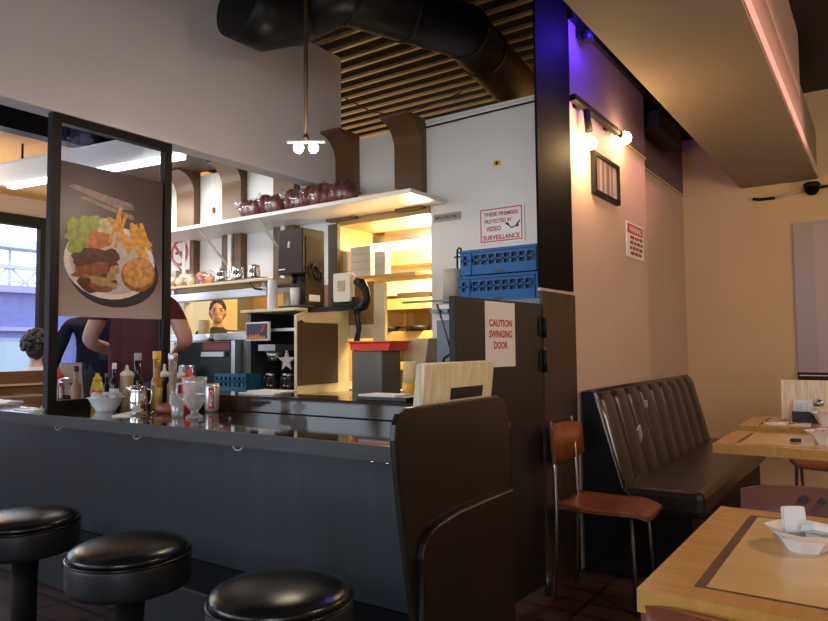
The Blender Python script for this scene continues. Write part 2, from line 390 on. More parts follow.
# local: x towards the hinge, y = face normal
part('door_leaf', MB().box(-.752, -.012, -.035, 0, .05, 1.412, 0, DM), K['door'], t, bevel=.004)
for z0, z1 in ((1.245,1.345),(1.075,1.185)):
    p0 = DM @ Vector((-.005, .012, z0)); p1 = DM @ Vector((-.005, .012, z1))
    part('spring_hinge', MB().cyl(p0, p1, .013, seg=12).box(-.045, .03, -.002, .008, z0+.01, z1-.01, 0, DM).ball(p1, .012, 1, 10, 6), [K['black'], K['dsteel']], t)
part('floor_pivot', MB().cyl((-1.40,3.15,0),(-1.40,3.15,.12), .018), K['dsteel'], t)
b = MB()
p = [at(x, y, x=-1.40) for x, y in ((487,301),(513,303),(514,364),(488,369))]
yA = 2.62; yB = 2.875
def dl(y): return -(3.15-y)/math.cos(math.atan2(.047, .75))
b.box(dl(yA), dl(yB), .001, .003, 1.112, 1.402, 0, DM)
for txt, z in (('CAUTION',1.307),('SWINGING',1.258),('DOOR',1.208)):
    c = DM @ Vector(((dl(yA)+dl(yB))/2, .0035, z))
    b.text(txt, c, -dirv, (0,0,1), .20 if txt != 'DOOR' else .12, .033, .0005, 1)
o = solo('caution_notice', 'white paper on the dark swinging door reading CAUTION SWINGING DOOR in red', 'notice', b, [K['paper'], K['sred']], (-1.42, 2.75, 1.11))

# menus standing in a holder behind the end panel
t = thing('menu_holder', 'stack of pale ribbed menus with a black label on the counter end', 'menus', (-1.27, 2.1, HC))
lean = Matrix.Translation((-1.262, 2.10, .985)) @ Matrix.Rotation(.12, 4, 'Y')
part('menu_stack', MB().box(-.035, 0, -.235, .245, 0, .162, 0, lean), K['menu'], t, bevel=.003)
part('ledge_block', MB().box(-1.30, -1.215, 1.80, 2.34, HC, .985), K['endp'], t)
part('label_plate', MB().box(.0005, .003, -.06, .165, .035, .075, 0, lean), K['sblack'], t)

# ================================================================== STOOLS
t = thing('bar_stool', 'round black vinyl counter stool, second from the left in the row', 'stool', (-1.865, 1.215, 0), 0, 'counter stools')
part('seat', MB().lathe([(.0,.645),(.06,.644),(.10,.641),(.14,.634),(.163,.624),(.171,.615),(.169,.607),(.164,.603)], seg=40), K['vinyl'], t, local=True)
part('seat_band', MB().lathe([(.164,.605),(.171,.601),(.174,.59),(.174,.53),(.169,.515),(.152,.508),(0,.508)], seg=40), mat('black_band_vinyl', (.010,.012,.015), .45, spec=.35, bump=.05, bscale=200), t, local=True)
part('welt', MB().lathe([(.169,.603),(.175,.606),(.177,.602),(.174,.598),(.169,.600)], seg=40), K['vinyl'], t, local=True)
part('column', MB().lathe([(.10,.508),(.045,.49),(.04,.40),(.04,.03)], seg=20), K['black'], t, local=True)
part('floor_flange', MB().lathe([(.13,0),(.13,.008),(.10,.02),(.05,.035),(.04,.06)], seg=28), K['dsteel'], t, local=True)
stool = t
dup(stool, (-1.225, 1.20, 0), .4, 'round black vinyl counter stool nearest the brown end panel')
dup(stool, (-2.50, 1.225, 0), .9, 'round black vinyl counter stool cut by the left edge of the view')

# ================================================================== DIVIDER FRAME WITH BURGER PRINT
t = thing('divider_frame', 'tall black square frame holding the burger photograph on the counter', 'divider', (XB, 2.1, HC))
F0, F1, FZ = 1.757, 2.455, 2.405
w = .046
part('post', MB().box(XB-w, XB, F0, F0+w, HC, FZ), K['black'], t); part('post', MB().box(XB-w, XB, F1-w, F1, HC, FZ), K['black'], t)
part('top_rail', MB().box(XB-w, XB, F0+w, F1-w, FZ-w, FZ), K['black'], t); part('bottom_rail', MB().box(XB-w, XB, F0+w, F1-w, HC, HC+w), K['black'], t)
part('pane', MB().box(XB-.032, XB-.027, F0+w, F1-w, HC+w, FZ-w), clear('divider_glass', (.93,.94,.97), .01), t)
G0, G1 = F0+w, F1-w
t = thing('food_poster', 'printed photograph of a plated burger with fries inside the black frame', 'poster', (XB-.02, 2.1, 1.38))
pbg = mat('print_grey', (.09,.08,.085), .35)
nt = pbg.node_tree; bs = nt.nodes['Principled BSDF']
tc = nt.nodes.new('ShaderNodeTexCoord'); sp = nt.nodes.new('ShaderNodeSeparateXYZ'); mr = nt.nodes.new('ShaderNodeMapRange'); cr = nt.nodes.new('ShaderNodeValToRGB')
nt.links.new(tc.outputs['Object'], sp.inputs[0]); nt.links.new(sp.outputs['Z'], mr.inputs[0]); mr.inputs[1].default_value = 0; mr.inputs[2].default_value = .79
nt.links.new(mr.outputs[0], cr.inputs[0]); nt.links.new(cr.outputs[0], bs.inputs['Base Color'])
e = cr.color_ramp.elements; e[0].position = 0; e[0].color = (.42,.37,.34,1); e[1].position = 1; e[1].color = (.045,.04,.045,1)
q = e.new(.25); q.color = (.24,.21,.20,1); q = e.new(.45); q.color = (.10,.09,.09,1); q = e.new(.75); q.color = (.06,.052,.055,1)
part('print_sheet', MB().box(XB-.026, XB-.020, G0, G1, 1.378, 2.172), pbg, t)
def art(name, shapes, m_, d):
    """flat printed shapes; shapes are polygons in photo pixels taken onto the print"""
    b = MB()
    for k, pts in enumerate(shapes):
        q = [at(x, y, x=XB-.02) for x, y in pts]
        b.prism([(v.y, v.z) for v in q], 'x', XB-.0205, XB-.0200+d+k*.00004)
    mm = m_ if isinstance(m_, bpy.types.Material) else mat('print_'+name, m_, .4, var=.12 if 'plate' in name else .4, vscale=34)
    return part(name, b, mm, t)
def ell(cx, cy, a, bb, ang=0, n=28, jit=0, seed=0):
    rr = random.Random(seed); ca, sa = math.cos(ang), math.sin(ang); out = []
    for i in range(n):
        th = 2*PI*i/n; k = 1+jit*(rr.random()-.5)*2
        x, y = a*k*math.cos(th), bb*k*math.sin(th); out.append((cx+x*ca-y*sa, cy+x*sa+y*ca))
    return out
art('printed_streak', [[(68,186),(74,184),(132,204),(134,210),(120,210)], [(80,198),(84,196),(134,216),(134,221)]], (.26,.2,.19), .0003)
art('printed_plate_shade', [ell(113,272,46,35,.25)], (.03,.03,.033), .0004)
art('printed_plate', [ell(109,262,46,37,.25)], (.74,.73,.69), .0007)
art('printed_plate_well', [ell(110,262,41,32,.25)], (.52,.50,.47), .0009)
art('printed_lettuce', [ell(80,234,13,17,.2,22,.22,3), ell(92,226,18,9,-.2,22,.2,4), ell(77,248,9,9,0,16,.2,5), [(66,224),(72,216),(80,222),(74,234)]], (.28,.40,.05), .0011)
art('printed_tomato', [ell(100,239,12,9,.2,20,.1,6), ell(96,244,10,6,0,20,.1,7)], (.52,.17,.05), .0013)
art('printed_onion', [ell(111,224,13,6,.2,18,.2,8), ell(104,229,7,4,0,14,.2,9)], (.55,.52,.28), .0013)
fr = []
rr = random.Random(4)
for i in range(22):
    x = 112+rr.random()*34; y = 224+rr.random()*14+(x-112)*.35; a = rr.choice((.9, 1.1, 1.25, 1.5, 1.9, .6)); L = 20+rr.random()*18
    dx, dy = math.cos(a)*L/2, math.sin(a)*L/2; nx, ny = -math.sin(a)*1.7, math.cos(a)*1.7
    y = min(y, 248)
    fr.append([(x-dx+nx, y-dy+ny), (x+dx+nx, y+dy+ny), (x+dx-nx, y+dy-ny), (x-dx-nx, y-dy-ny)])
fr = [[(min(max(px, 108), 152), py) for px, py in f] for f in fr]
art('printed_fries', fr[:11], (.66,.36,.06), .0014); art('printed_fries', fr[11:], (.75,.47,.11), .0020)
art('printed_patty', [ell(95,262,24,13,.12,24,.12,11), ell(97,279,20,14,.1,24,.18,12), ell(110,256,10,7,0,18,.15,13)], (.10,.035,.018), .0026)
art('printed_bacon', [ell(92,270,19,7,-.1,20,.25,15), ell(100,287,13,5,.2,20,.25,16)], (.26,.09,.035), .0029)
art('printed_melted_cheese', [ell(100,281,16,4,.3,18,.35,17), ell(112,274,5,9,.4,16,.3,18)], (.42,.28,.12), .0031)
art('printed_bun_edge', [ell(138,275,17,17,0,26,.03,19)], (.28,.12,.03), .0026)
art('printed_bun', [ell(138,273,15.5,14.5,0,26,.04,20)], (.62,.33,.10), .0030)

# ================================================================== COUNTER-TOP THINGS
def bottle(name, label, cat, px, py, h, r, body, cap=None, neck=.4, capm=None, labelm=None, group=None, liquid=None, style='glass', capw=None, z=HC, loc=None):
    p = loc or at(px, py, z=z)
    t = thing(name, label, cat, p, 0, group)
    hb = h*(1-neck); rn = capw or r*.42
    prof = [(0,0),(r*.92,0),(r,.006),(r,hb*.92),(r*.93,hb*1.02),(r*.6,hb*1.14),(rn,hb*1.26),(rn,h*.9)]
    if style == 'squeeze': prof = [(0,0),(r*.95,0),(r,.006),(r,hb),(r*.98,hb+.003)]
    part('bottle_body', MB().lathe(prof, seg=20), body, t, local=True)
    if liquid: part('liquid', MB().lathe([(0,.004),(r*.9,.004),(r*.93,hb*.8),(0,hb*.8)], seg=16), liquid, t, local=True)
    if capm:
        if style == 'squeeze':
            part('nozzle_cap', MB().lathe([(r*1.02,hb),(r*1.02,hb+.012),(r*.8,hb+.02),(r*.3,hb+.032),(r*.16,h),(0,h)], seg=18), capm, t, local=True)
        else:
            part('cap', MB().lathe([(rn*1.12,h*.86),(rn*1.18,h*.87),(rn*1.18,h*.985),(rn*1.05,h),(0,h)], seg=16), capm, t, local=True)
    if labelm: part('paper_label', MB().lathe([(r*1.01,hb*.25),(r*1.012,hb*.25),(r*1.012,hb*.78),(r*1.01,hb*.78)], seg=20), labelm, t, local=True)
    return t
M_ = mat
mustard = M_('mustard_yellow', (.75,.55,.02), .4); amber = M_('amber_liquid', (.36,.17,.02), .25); dark = M_('dark_sauce_glass', (.02,.012,.012), .12)
tan = M_('tan_sauce', (.42,.30,.16), .4); offw = M_('off_white_plastic', (.78,.76,.66), .4); green = M_('green_cap', (.03,.22,.10), .4); yellow = M_('yellow_cap', (.85,.50,.01), .4)
paleglass = M_('pale_bottle_glass', (.34,.40,.46), .12); wlab = M_('white_label', (.72,.70,.66), .6)
# mustard, with its red emblem
p = at(97, 407, z=HC)
t = thing('mustard_bottle', 'yellow squeeze mustard bottle with a red emblem behind the white bowl', 'bottle', p)
part('bottle_body', MB().lathe([(0,0),(.036,0),(.04,.006),(.041,.08),(.038,.10),(.030,.125),(.022,.138)], seg=22, sx=1, sy=.75), mustard, t, local=True)
part('cap', MB().lathe([(.022,.138),(.022,.15),(.012,.158),(.008,.176),(0,.176)], seg=16), mustard, t, local=True)
MR = Matrix.Rotation(math.radians(52), 4, 'Z')
b = MB(); e1 = MR @ Vector((1,0,0)); org = MR @ Vector((0, -.036, .075))
fl = [(-.026,.012),(-.012,.018),(.006,.013),(.027,.019),(.025,-.012),(.01,-.018),(-.008,-.013),(-.025,-.018)]
b.prism(fl, 'y', -.0355, -.0395, 0, MR @ Matrix.Translation((0,0,.072)))
b.text("French's", org+(MR @ Vector((0,-.0045,-.003))), e1, (0,0,1), .04, .012, 0, 1)
part('emblem', b, [K['red'], K['paper']], t, local=True)
def cond(name, label, px, top, y, r, body, **k):
    q = at(px, top, y=y); bottle(name, label, 'bottle', 0, 0, q.z-HC, r, body, loc=Vector((q.x, y, HC)), **k)
cond('green_cap_bottle', 'small bottle with a green cap right of the mustard', 107, 373, 2.13, .019, dark, neck=.45, capm=green)
cond('hot_sauce_bottle', 'dark slim sauce bottle with white cap and white label', 114.5, 363, 2.03, .023, dark, neck=.45, capm=M_('white_cap', (.85,.85,.83), .4), labelm=wlab)
cond('squeeze_bottle', 'squeeze bottle of tan sauce with a cream cone cap', 127, 365, 2.09, .032, tan, neck=.26, capm=offw, style='squeeze')
cond('soy_sauce_bottle', 'tall glass bottle of dark sauce with pale neck behind the steel pitcher', 138, 353, 2.16, .028, dark, neck=.5, capm=paleglass, capw=.016)
cond('syrup_bottle', 'amber bottle with a bright yellow cap beside the steel pitcher', 157, 351, 2.03, .026, amber, neck=.5, capm=yellow, capw=.017, labelm=M_('gold_label', (.55,.36,.08), .4))
cond('white_lid_jar', 'dark jar with a white pointed lid left of the clear-necked bottle', 164.5, 364, 2.17, .030, dark, neck=.3, capm=offw, style='squeeze')
cond('vinegar_bottle', 'tall bottle with a steel-capped clear neck in front of the dark jars', 173, 353, 2.09, .027, M_('vinegar_glass', (.30,.25,.18), .15), neck=.55, capm=M_('steel_cap', (.6,.6,.6), .3, .8), capw=.019)
cond('white_top_squeeze_bottle', 'small brown squeeze bottle with white top left of the red ketchup', 181, 365, 2.17, .026, M_('brown_sauce', (.12,.05,.03), .4), neck=.3, capm=offw, style='squeeze')
cond('ketchup_bottle', 'red ketchup squeeze bottle at the right of the condiments', 188.5, 366, 2.11, .034, K['red'], neck=.32, capm=K['red'], style='squeeze')
cond('ketchup_bottle', 'red ketchup squeeze bottle right behind the left frame post', 59, 367, 2.10, .030, K['red'], neck=.32, capm=K['red'], style='squeeze')
cond('tan_sauce_bottle', 'tan sauce bottle with black cap in front of the white card', 76.5, 366, 1.99, .026, M_('salmon_sauce', (.5,.28,.18), .4), neck=.5, capm=K['sblack'])
# sugar jar
q = at(65, 400, y=1.96)
t = thing('sugar_jar', 'glass pourer jar half full of dark powder behind the frame', 'jar', (q.x, 1.96, HC))
part('jar_body', MB().lathe([(0,0),(.036,0),(.038,.01),(.038,.11),(.03,.125)], seg=20), K['glass'], t, local=True)
part('contents', MB().lathe([(0,.004),(.034,.004),(.034,.06),(0,.06)], seg=18), dark, t, local=True)
part('lid', MB().lathe([(.032,.12),(.034,.125),(.03,.14),(.012,.15),(0,.15)], seg=18), K['steel'], t, local=True)
# white card standing behind the pane
q = at(73, 400, y=2.22); CM = Matrix.Translation((q.x,2.22,HC)) @ Matrix.Rotation(.55,4,'Z') @ Matrix.Rotation(-.08,4,'Y')
solo('table_card', 'plain white standing card behind the lower clear pane of the frame', 'card', MB().box(-.002,.002,-.115,.115,0,.222,0,CM), K['paper'], (q.x,2.22,HC))
# white bowl of creamers
p = at(106, 411, z=HC)
t = thing('creamer_bowl', 'white bowl filled with little creamer cups on the counter', 'bowl', p)
part('bowl_body', MB().lathe([(0,0),(.045,0),(.048,.008),(.066,.034),(.084,.066),(.088,.068),(.082,.064),(.06,.03),(.04,.012),(0,.012)], seg=32), K['white'], t, local=True)
rr = random.Random(5)
for i in range(9):
    a = 2*PI*i/8; r = .05 if i < 8 else 0
    q = Matrix.Translation((r*math.cos(a), r*math.sin(a), .062+rr.random()*.008)) @ Matrix.Rotation(rr.uniform(-.7,.7), 4, 'X') @ Matrix.Rotation(rr.uniform(-.7,.7), 4, 'Y')
    b = MB().lathe([(0,-.011),(.014,-.011),(.019,.011),(.022,.012),(.022,.0135),(0,.0135)], seg=14); bmesh.ops.transform(b.bm, matrix=Matrix.Translation(p) @ q, verts=b.bm.verts[:])
    solo('creamer_cup', 'small foil-lidded creamer cup lying in the white bowl', 'creamer', b, M_('creamer_plastic', (.62,.65,.74), .4), p+q.translation, group='creamers in the bowl')
# steel pitcher
def pitcher(name, label, p, h, r, rz=0, group=None):
    t = thing(name, label, 'pitcher', p, rz, group)
    part('pitcher_body', MB().lathe([(0,0),(r*.95,0),(r,.004),(r*.97,h*.55),(r*.82,h*.78),(r*.92,h*.9),(r*.86,h*.9),(r*.76,h*.78),(0,h*.7)], seg=24), K['chrome'], t, local=True)
    part('lid', MB().lathe([(r*.95,h*.9),(r*.97,h*.915),(r*.7,h*.97),(r*.2,h*1.0),(r*.14,h*1.04),(0,h*1.05)], seg=20), K['chrome'], t, local=True)
    part('spout', MB().prism([(r*.8,h*.78),(r*1.35,h*.93),(r*.85,h*.9)], 'y', -r*.25, r*.25), K['chrome'], t, local=True)
    part('handle', MB().tube([(-r*.9,0,h*.85),(-r*1.45,0,h*.82),(-r*1.6,0,h*.6),(-r*1.45,0,h*.35),(-r*.97,0,h*.28)], r*.10), K['chrome'], t, local=True)
    return t
pitcher('syrup_pitcher', 'polished steel syrup pitcher standing right of the white bowl', at(138, 412, z=HC), .128, .042, math.radians(215))
# caddy, salsa and lime
p = Vector((at(168, 400, y=1.99).x, 1.99, HC))
t = thing('salsa_dish', 'low terracotta dish with a lime wedge behind the glass mug', 'dish', p)
part('dish_body', MB().lathe([(0,0),(.045,0),(.052,.01),(.055,.042),(.050,.042),(.046,.014),(0,.012)], seg=24), M_('terracotta', (.30,.10,.05), .4), t, local=True)
part('lime_wedge', MB().ball((.03,.01,.045), (.022,.012,.014), 0, 14, 8), M_('lime', (.10,.28,.03), .4), t, local=True)
part('stirring_stick', MB().tube([(.01,0,.02),(.035,.0,.10)], .006), M_('pale_stick', (.66,.66,.64), .4), t, local=True)
# cutlery on a napkin
p = at(137, 413, z=HC)
AX = (at(165, 407, z=HC)-at(112, 419, z=HC)); ang = math.atan2(AX.y, AX.x)
solo('paper_napkin', 'folded white napkin lying along the counter edge under cutlery', 'napkin', MB().box(-.17,.03,-.04,.04,0,.006), K['paper'], (p.x,p.y,HC), rz=ang, local=True)
def fork(name, label, cat, loc, rz, group=None):
    t = thing(name, label, cat, loc, rz, group)
    b = MB().tube([(-.10,0,.004),(-.03,0,.004),(.05,0,.006)], [.005,.003,.003], 6)
    if cat == 'fork':
        b.box(.05,.075,-.011,.011,.003,.006)
        for k in range(4): b.box(.075,.11,-.011+k*.0065,-.0085+k*.0065,.003,.005)
    else: b.prism([(.05,-.007),(.12,-.009),(.135,0),(.12,.008),(.05,.007)], 'z', .003, .005)
    part('utensil', b, K['chrome'], t, local=True); return t
fork('dinner_fork', 'steel fork lying on the napkin near the counter edge', 'fork', (p.x+.09,p.y+.05,HC+.0062), ang+.06)
fork('dinner_knife', 'steel knife beside the fork on the folded napkin', 'knife', (p.x+.06,p.y-.005,HC+.0062), ang)
for (px, py), nm in (((33,410),'nearest the frame post'), ((7,402),'at the left edge of the view')):
    q = at(px, py, z=HC)
    solo('paper_napkin', 'white napkin setting on the counter '+nm, 'napkin', MB().box(-.09,.09,-.045,.045,0,.006), K['paper'], q, rz=.05, local=True, group=None)
    fork('dinner_fork', 'steel fork on the napkin '+nm, 'fork', (q.x,q.y,HC+.0062), .1)
# glasses and can
TG = film_mat('tumbler_glass_sheen', (.85,.88,.92), .24, .12, .05)  # white haze mixed in for the reflection of bright windows
def glassware(name, label, px, py, prof, handle=None):
    p = at(px, py, z=HC); t = thing(name, label, 'glass', p)
    part('glass_wall', MB().lathe(prof, seg=28), TG, t, local=True)
    if handle:
        a = math.radians(200); b = MB().tube([Vector((math.cos(a)*r, math.sin(a)*r, z)) for r, z in handle], .006); part('handle', b, TG, t, local=True)
    return t
glassware('shot_glass', 'small clear shot glass standing left of the glass mug', 177.5, 417, [(0,.0),(.024,0),(.025,.012),(.034,.10),(.031,.10),(.023,.016),(0,.016)])
glassware('glass_mug', 'footed clear glass mug with a loop handle beside the can', 194.5, 418, [(0,0),(.036,0),(.036,.008),(.015,.02),(.018,.034),(.040,.06),(.050,.15),(.052,.175),(.048,.175),(.046,.15),(.036,.064),(0,.042)], [(.048,.15),(.083,.145),(.090,.11),(.073,.08),(.043,.075)])
p = Vector((at(212, 400, y=2.13).x, 2.13, HC))
t = thing('soda_can', 'silver soda can with red lettering on the counter by the mug', 'can', p)
part('can_body', MB().lathe([(0,0),(.026,0),(.033,.010),(.033,.118),(.027,.130)], seg=28), M_('can_silver', (.72,.72,.72), .35, .6), t, local=True)
part('can_lid', MB().lathe([(.027,.129),(.028,.132),(.025,.131),(.024,.128),(0,.128)], seg=24), K['chrome'], t, local=True)
b = MB(); d = math.radians(-46)
for k in range(6):
    a0, a1 = d-.38+k*.127, d-.38+(k+1)*.127
    b.quad(*[(.0334*math.cos(a), .0334*math.sin(a), z) for a, z in ((a0,.016),(a1,.016),(a1,.114),(a0,.114))])
nd = Vector((math.cos(d), math.sin(d), 0)); tg = Vector((-nd.y, nd.x, 0))
b.text('Coke', nd*.0342+Vector((0,0,.065)), (0,0,-1), tg, .075, .018, .0, 1)
part('red_lettering', b, [K['red'], K['paper']], t, local=True)

# folded towel on the ledge
b = MB()
P_ = [at(x, y, z=.983) for x, y in ((244,395.5),(281,396.5))]
b.box(-2.60,-2.36,2.26,2.38,.983,.993).box(-2.56,-2.33,2.28,2.40,.993,1.003)
solo('bar_towel', 'folded white bar towel lying on the counter ledge', 'towel', b, K['paper'], (-2.47,2.32,.983), bevel=.004)

# ================================================================== BACK BAR along the kitchen wall
t = thing('back_counter', 'steel back counter running along the kitchen wall', 'counter', (-3.5,3.66,0))
part('worktop', MB().box(-4.85,-2.20,3.34,YK-.08,.855,.89), K['steel'], t)
part('cabinet_body', MB().box(-4.83,-2.21,3.40,YK-.08,0,.855), K['dsteel'], t)
# drinks unit: open front with brown cream-framed side
t = thing('drinks_station', 'cream-framed brown cabinet with an open front on the back counter', 'cabinet', (-3.5,3.66,.89))
UX0, UX1, UY0, UY1, UZ = -3.80, -3.27, 3.35, 3.895, 1.482
part('side_panel', MB().prism([(UY0,.89),(UY1,.89),(UY1,UZ-.02),(UY0+.09,UZ-.02),(UY0,UZ-.05)], 'x', UX1-.025, UX1), K['cream'], t, bevel=.004)
part('cork_panel', MB().prism([(UY0+.005,.955),(UY1-.13,.955),(UY1-.13,UZ-.10),(UY0+.08,UZ-.10),(UY0+.035,UZ-.085),(UY0+.005,UZ-.10)], 'x', UX1, UX1+.006), K['cork'], t)
part('side_panel', MB().box(UX0, UX0+.025, UY0+.05, UY1, .89, UZ-.02), K['dsteel'], t)
part('back_panel', MB().box(UX0+.025, UX1-.025, UY1-.02, UY1, .89, UZ-.02), K['black'], t)
part('top_shelf', MB().box(UX0-.02, UX1+.0, UY0-.01, UY1, UZ-.02, UZ), K['cream'], t, bevel=.003)
part('inner_shelf', MB().box(UX0+.025, UX1-.025, UY0+.02, UY1-.02, 1.325, 1.345), K['steel'], t)
# small framed card on its corner
t = thing('framed_card', 'small white-framed dark card with an orange fire picture', 'card', (-3.62,3.335,1.27))
part('card_frame', MB().box(-3.745,-3.515,3.325,3.345,1.262,1.392), K['paper'], t)
b = MB().box(-3.735,-3.525,3.322,3.326,1.274,1.382, 0)
rr = random.Random(3)
for i in range(7):
    x = -3.72+i*.028; h = .02+rr.random()*.03
    b.prism([(x-.014,1.276),(x+.014,1.276),(x+.006,1.276+h*.6),(x,1.276+h),(x-.008,1.276+h*.5)], 'y', 3.3195, 3.322, 1)
b.prism([(-3.60,1.31),(-3.56,1.365),(-3.53,1.378),(-3.56,1.325)], 'y', 3.3195, 3.322, 2)
part('card_picture', b, [M_('card_navy', (.05,.05,.09), .4), M_('card_orange', (.85,.30,.03), .5), M_('card_red', (.45,.04,.03), .5)], t)
# coffee maker inside, with steel warmer; pots
t = thing('coffee_maker', 'steel coffee brewer head inside the open cabinet', 'coffee maker', (-3.62,3.55,.89))
part('brew_head', MB().box(-3.72,-3.55,3.42,3.74,1.19,1.235).lathe([(.045,1.12),(.07,1.19)], (-3.635,3.5,0), 20), K['steel'], t)
part('brewer_back', MB().box(-3.74,-3.53,3.66,3.86,.89,1.21), K['black'], t)
for i, (x, y, lb) in enumerate(((-3.67,3.50,'left'),(-3.50,3.50,'middle'),(-3.36,3.50,'right'))):
    tt = thing('coffee_pot', 'round glass coffee pot, %s one of three in the open cabinet' % lb, 'coffee pot', (x,y,.89))
    part('pot_body', MB().lathe([(0,0),(.05,0),(.062,.03),(.060,.07),(.035,.115),(.038,.125)], seg=20), M_('coffee_glass', (.03,.018,.012), .06, coat=.6), tt, local=True)
    part('collar', MB().lathe([(.036,.112),(.041,.114),(.041,.135),(.03,.14),(0,.14)], seg=18), K['steel'], tt, local=True)
    part('handle', MB().tube([(.02,-.045,.12),(.03,-.09,.115),(.03,-.095,.06),(.02,-.065,.04)], .009), K['black'], tt, local=True)
b = MB()
st = []
for i in range(10):
    a = PI/2+2*PI*i/10; r = .075 if i % 2 == 0 else .032
    st.append((-3.42+r*math.cos(a)*(1.15 if i in (2,8) else 1), 1.12+r*math.sin(a)))
b.prism(st, 'y', 3.40, 3.412)
solo('star_ornament', 'pale star-shaped cut-out hanging at the open cabinet front', 'ornament', b, M_('star_pale', (.50,.42,.40), .5), (-3.42,3.405,1.12))
# tall brown brewer on the cabinet
t = thing('tea_brewer', 'tall dark brown drinks dispenser standing on the cream cabinet', 'dispenser', (-3.38,3.66,UZ))
bx0, bx1, by0, by1 = -3.50,-3.265,3.40,3.625
brown = M_('dispenser_brown', (.030,.015,.011), .5, spec=.2, var=.2)
part('housing', MB().box(bx0,bx1,by0,by1,1.72,2.035).box(bx0,bx1,by0+.13,by1,UZ,1.72).box(bx0,bx1,by0,by0+.13,UZ,UZ+.02), brown, t, bevel=.006)
part('side_cover', MB().box(bx1,bx1+.004,by0+.03,by1-.02,UZ+.03,1.98), M_('dispenser_side', (.05,.03,.012), .7, spec=.2, var=.3), t)
part('spigot', MB().cyl((-3.40,3.46,1.72),(-3.40,3.46,1.66),.02,.014), K['black'], t)
part('badge', MB().prism([(-3.405,1.905),(-3.385,1.905),(-3.39,1.925),(-3.38,1.935),(-3.395,1.955),(-3.405,1.93)], 'y', by0-.002, by0), M_('badge_gold', (.7,.5,.3), .4), t)
part('rating_strip', MB().box(-3.49,-3.43,by0-.002,by0,1.752,1.760), K['paper'], t)
part('side_sticker', MB().box(bx1+.004,bx1+.006,3.46,3.57,1.53,1.575), K['paper'], t)
part('power_cord', MB().tube([(bx1+.006,3.50,1.79),(bx1+.02,3.47,1.76),(bx1+.02,3.50,1.70),(bx1+.02,3.56,1.68),(bx1+.02,3.57,1.73),(bx1+.01,3.52,1.77)], .008), K['black'], t)
b = MB()
for k in range(5): b.lathe([(.028,.0),(.036,.07),(.037,.072),(.034,.072)], (-3.41,3.48,UZ+.02+k*.014), 16)
solo('filter_stack', 'stack of white paper cups under the brown dispenser spout', 'cups', b, K['paper'], (-3.41,3.48,UZ+.02))
# white cup tower left of it
b = MB().lathe([(0,0),(.032,0),(.036,.01),(.034,.20),(.03,.21),(0,.21)], (-3.575,3.42,UZ), 20)
solo('cup_tower', 'tall white plastic tub standing left of the brown dispenser', 'tub', b, M_('tub_white', (.75,.78,.76), .4), (-3.575,3.42,UZ))
# brown upright board behind, telephone
solo('upright_board', 'narrow brown upright board beside the bright pass-through', 'board', MB().box(at(328,250,y=3.80).x,at(337.5,250,y=3.80).x,3.80,3.83,1.49,2.12), K['cork'], (-3.4,3.83,1.5))
t = thing('wall_phone', 'cream telephone box with a curved black handset on the cabinet corner', 'telephone', (-2.9,3.5,UZ))
PX = lambda x, y: at(x, y, y=3.44)
a0, a1 = PX(335,274), PX(352,300)
t2 = t
part('phone_body', MB().prism(rrect(a0.x, a1.x, a1.z-.01, a0.z, .015), 'y', 3.42, 3.47), M_('phone_cream', (.74,.68,.52), .4), t, bevel=.004)
part('keypad', MB().box(a0.x+.04, a0.x+.10, 3.416, 3.42, a1.z+.06, a1.z+.13), M_('phone_pad', (.45,.38,.22), .5), t)
q = [PX(x, y) for x, y in ((354,281),(360,283),(364,290),(365,298),(362,306),(355,310))]
part('handset', MB().tube([(v.x, 3.46, v.z) for v in q], [.025,.032,.026,.026,.034,.026], 12), K['black'], t)
part('phone_base', MB().box(PX(331,0).x, PX(353,0).x, 3.44, 3.50, UZ-.0, a1.z+.02), K['black'], t)
part('phone_cord', MB().tube([PX(x, y) for x, y in ((354,310),(358,330),(354,345),(356,362),(353,376),(358,368),(357,350),(360,328),(358,311))], .010, 6), K['black'], t)
part('phone_bracket', MB().box(UX1, -2.88, 3.46, 3.50, UZ-.03, UZ+.0), K['black'], t)
# cream-framed board beyond
t = thing('kitchen_hatch_panel', 'cream-edged brown panel standing inside the pass-through', 'panel', (-3.1,3.90,.89))
q0, q1 = at(358,285,y=3.90), at(385,338,y=3.90)
part('panel_frame', MB().box(q1.x-.10, q1.x, 3.90, 3.93, .89, q0.z+.0).box(q0.x-.35, q1.x-.10, 3.90, 3.93, q1.z, q1.z+.10), K['cream'], t)
part('panel_face', MB().box(q0.x-.35, q1.x-.10, 3.905, 3.925, q1.z+.10, q0.z+.02), mat('hatch_brown', (.30,.15,.04), .5), t)
# steel and cream bins with red tub
t = thing('steel_bin', 'brushed steel bin on the back counter below the hatch', 'bin', (-2.55,3.42,.89))
part('bin_body', MB().box(-2.80,-2.56,3.36,3.56,.89,1.185), mat('dull_steel', (.20,.185,.16), .45, .6), t, bevel=.006)
t = thing('red_tub', 'red plastic tub sitting on the steel bin', 'tub', (-2.68,3.45,1.185))
part('tub_body', MB().prism([(-2.80,1.187),(-2.50,1.187),(-2.485,1.235),(-2.815,1.235)], 'y', 3.35, 3.55), mat('red_tub_plastic', (.85,.06,.03), .35), t, bevel=.005)
part('tub_rim', MB().box(-2.825,-2.475,3.34,3.56,1.235,1.246), mat('red_tub_plastic', (.75,.05,.025)), t, bevel=.004)
t = thing('cream_bin', 'cream slanted bin right of the steel bin', 'bin', (-2.44,3.5,.89))
part('bin_body', MB().prism([(-2.545,.89),(-2.42,.89),(-2.36,1.26),(-2.545,1.26)], 'y', 3.58, 3.80), mat('bin_cream', (.62,.50,.30), .45), t, bevel=.006)
q = at(411,362,y=3.36); hq = q.z-.89
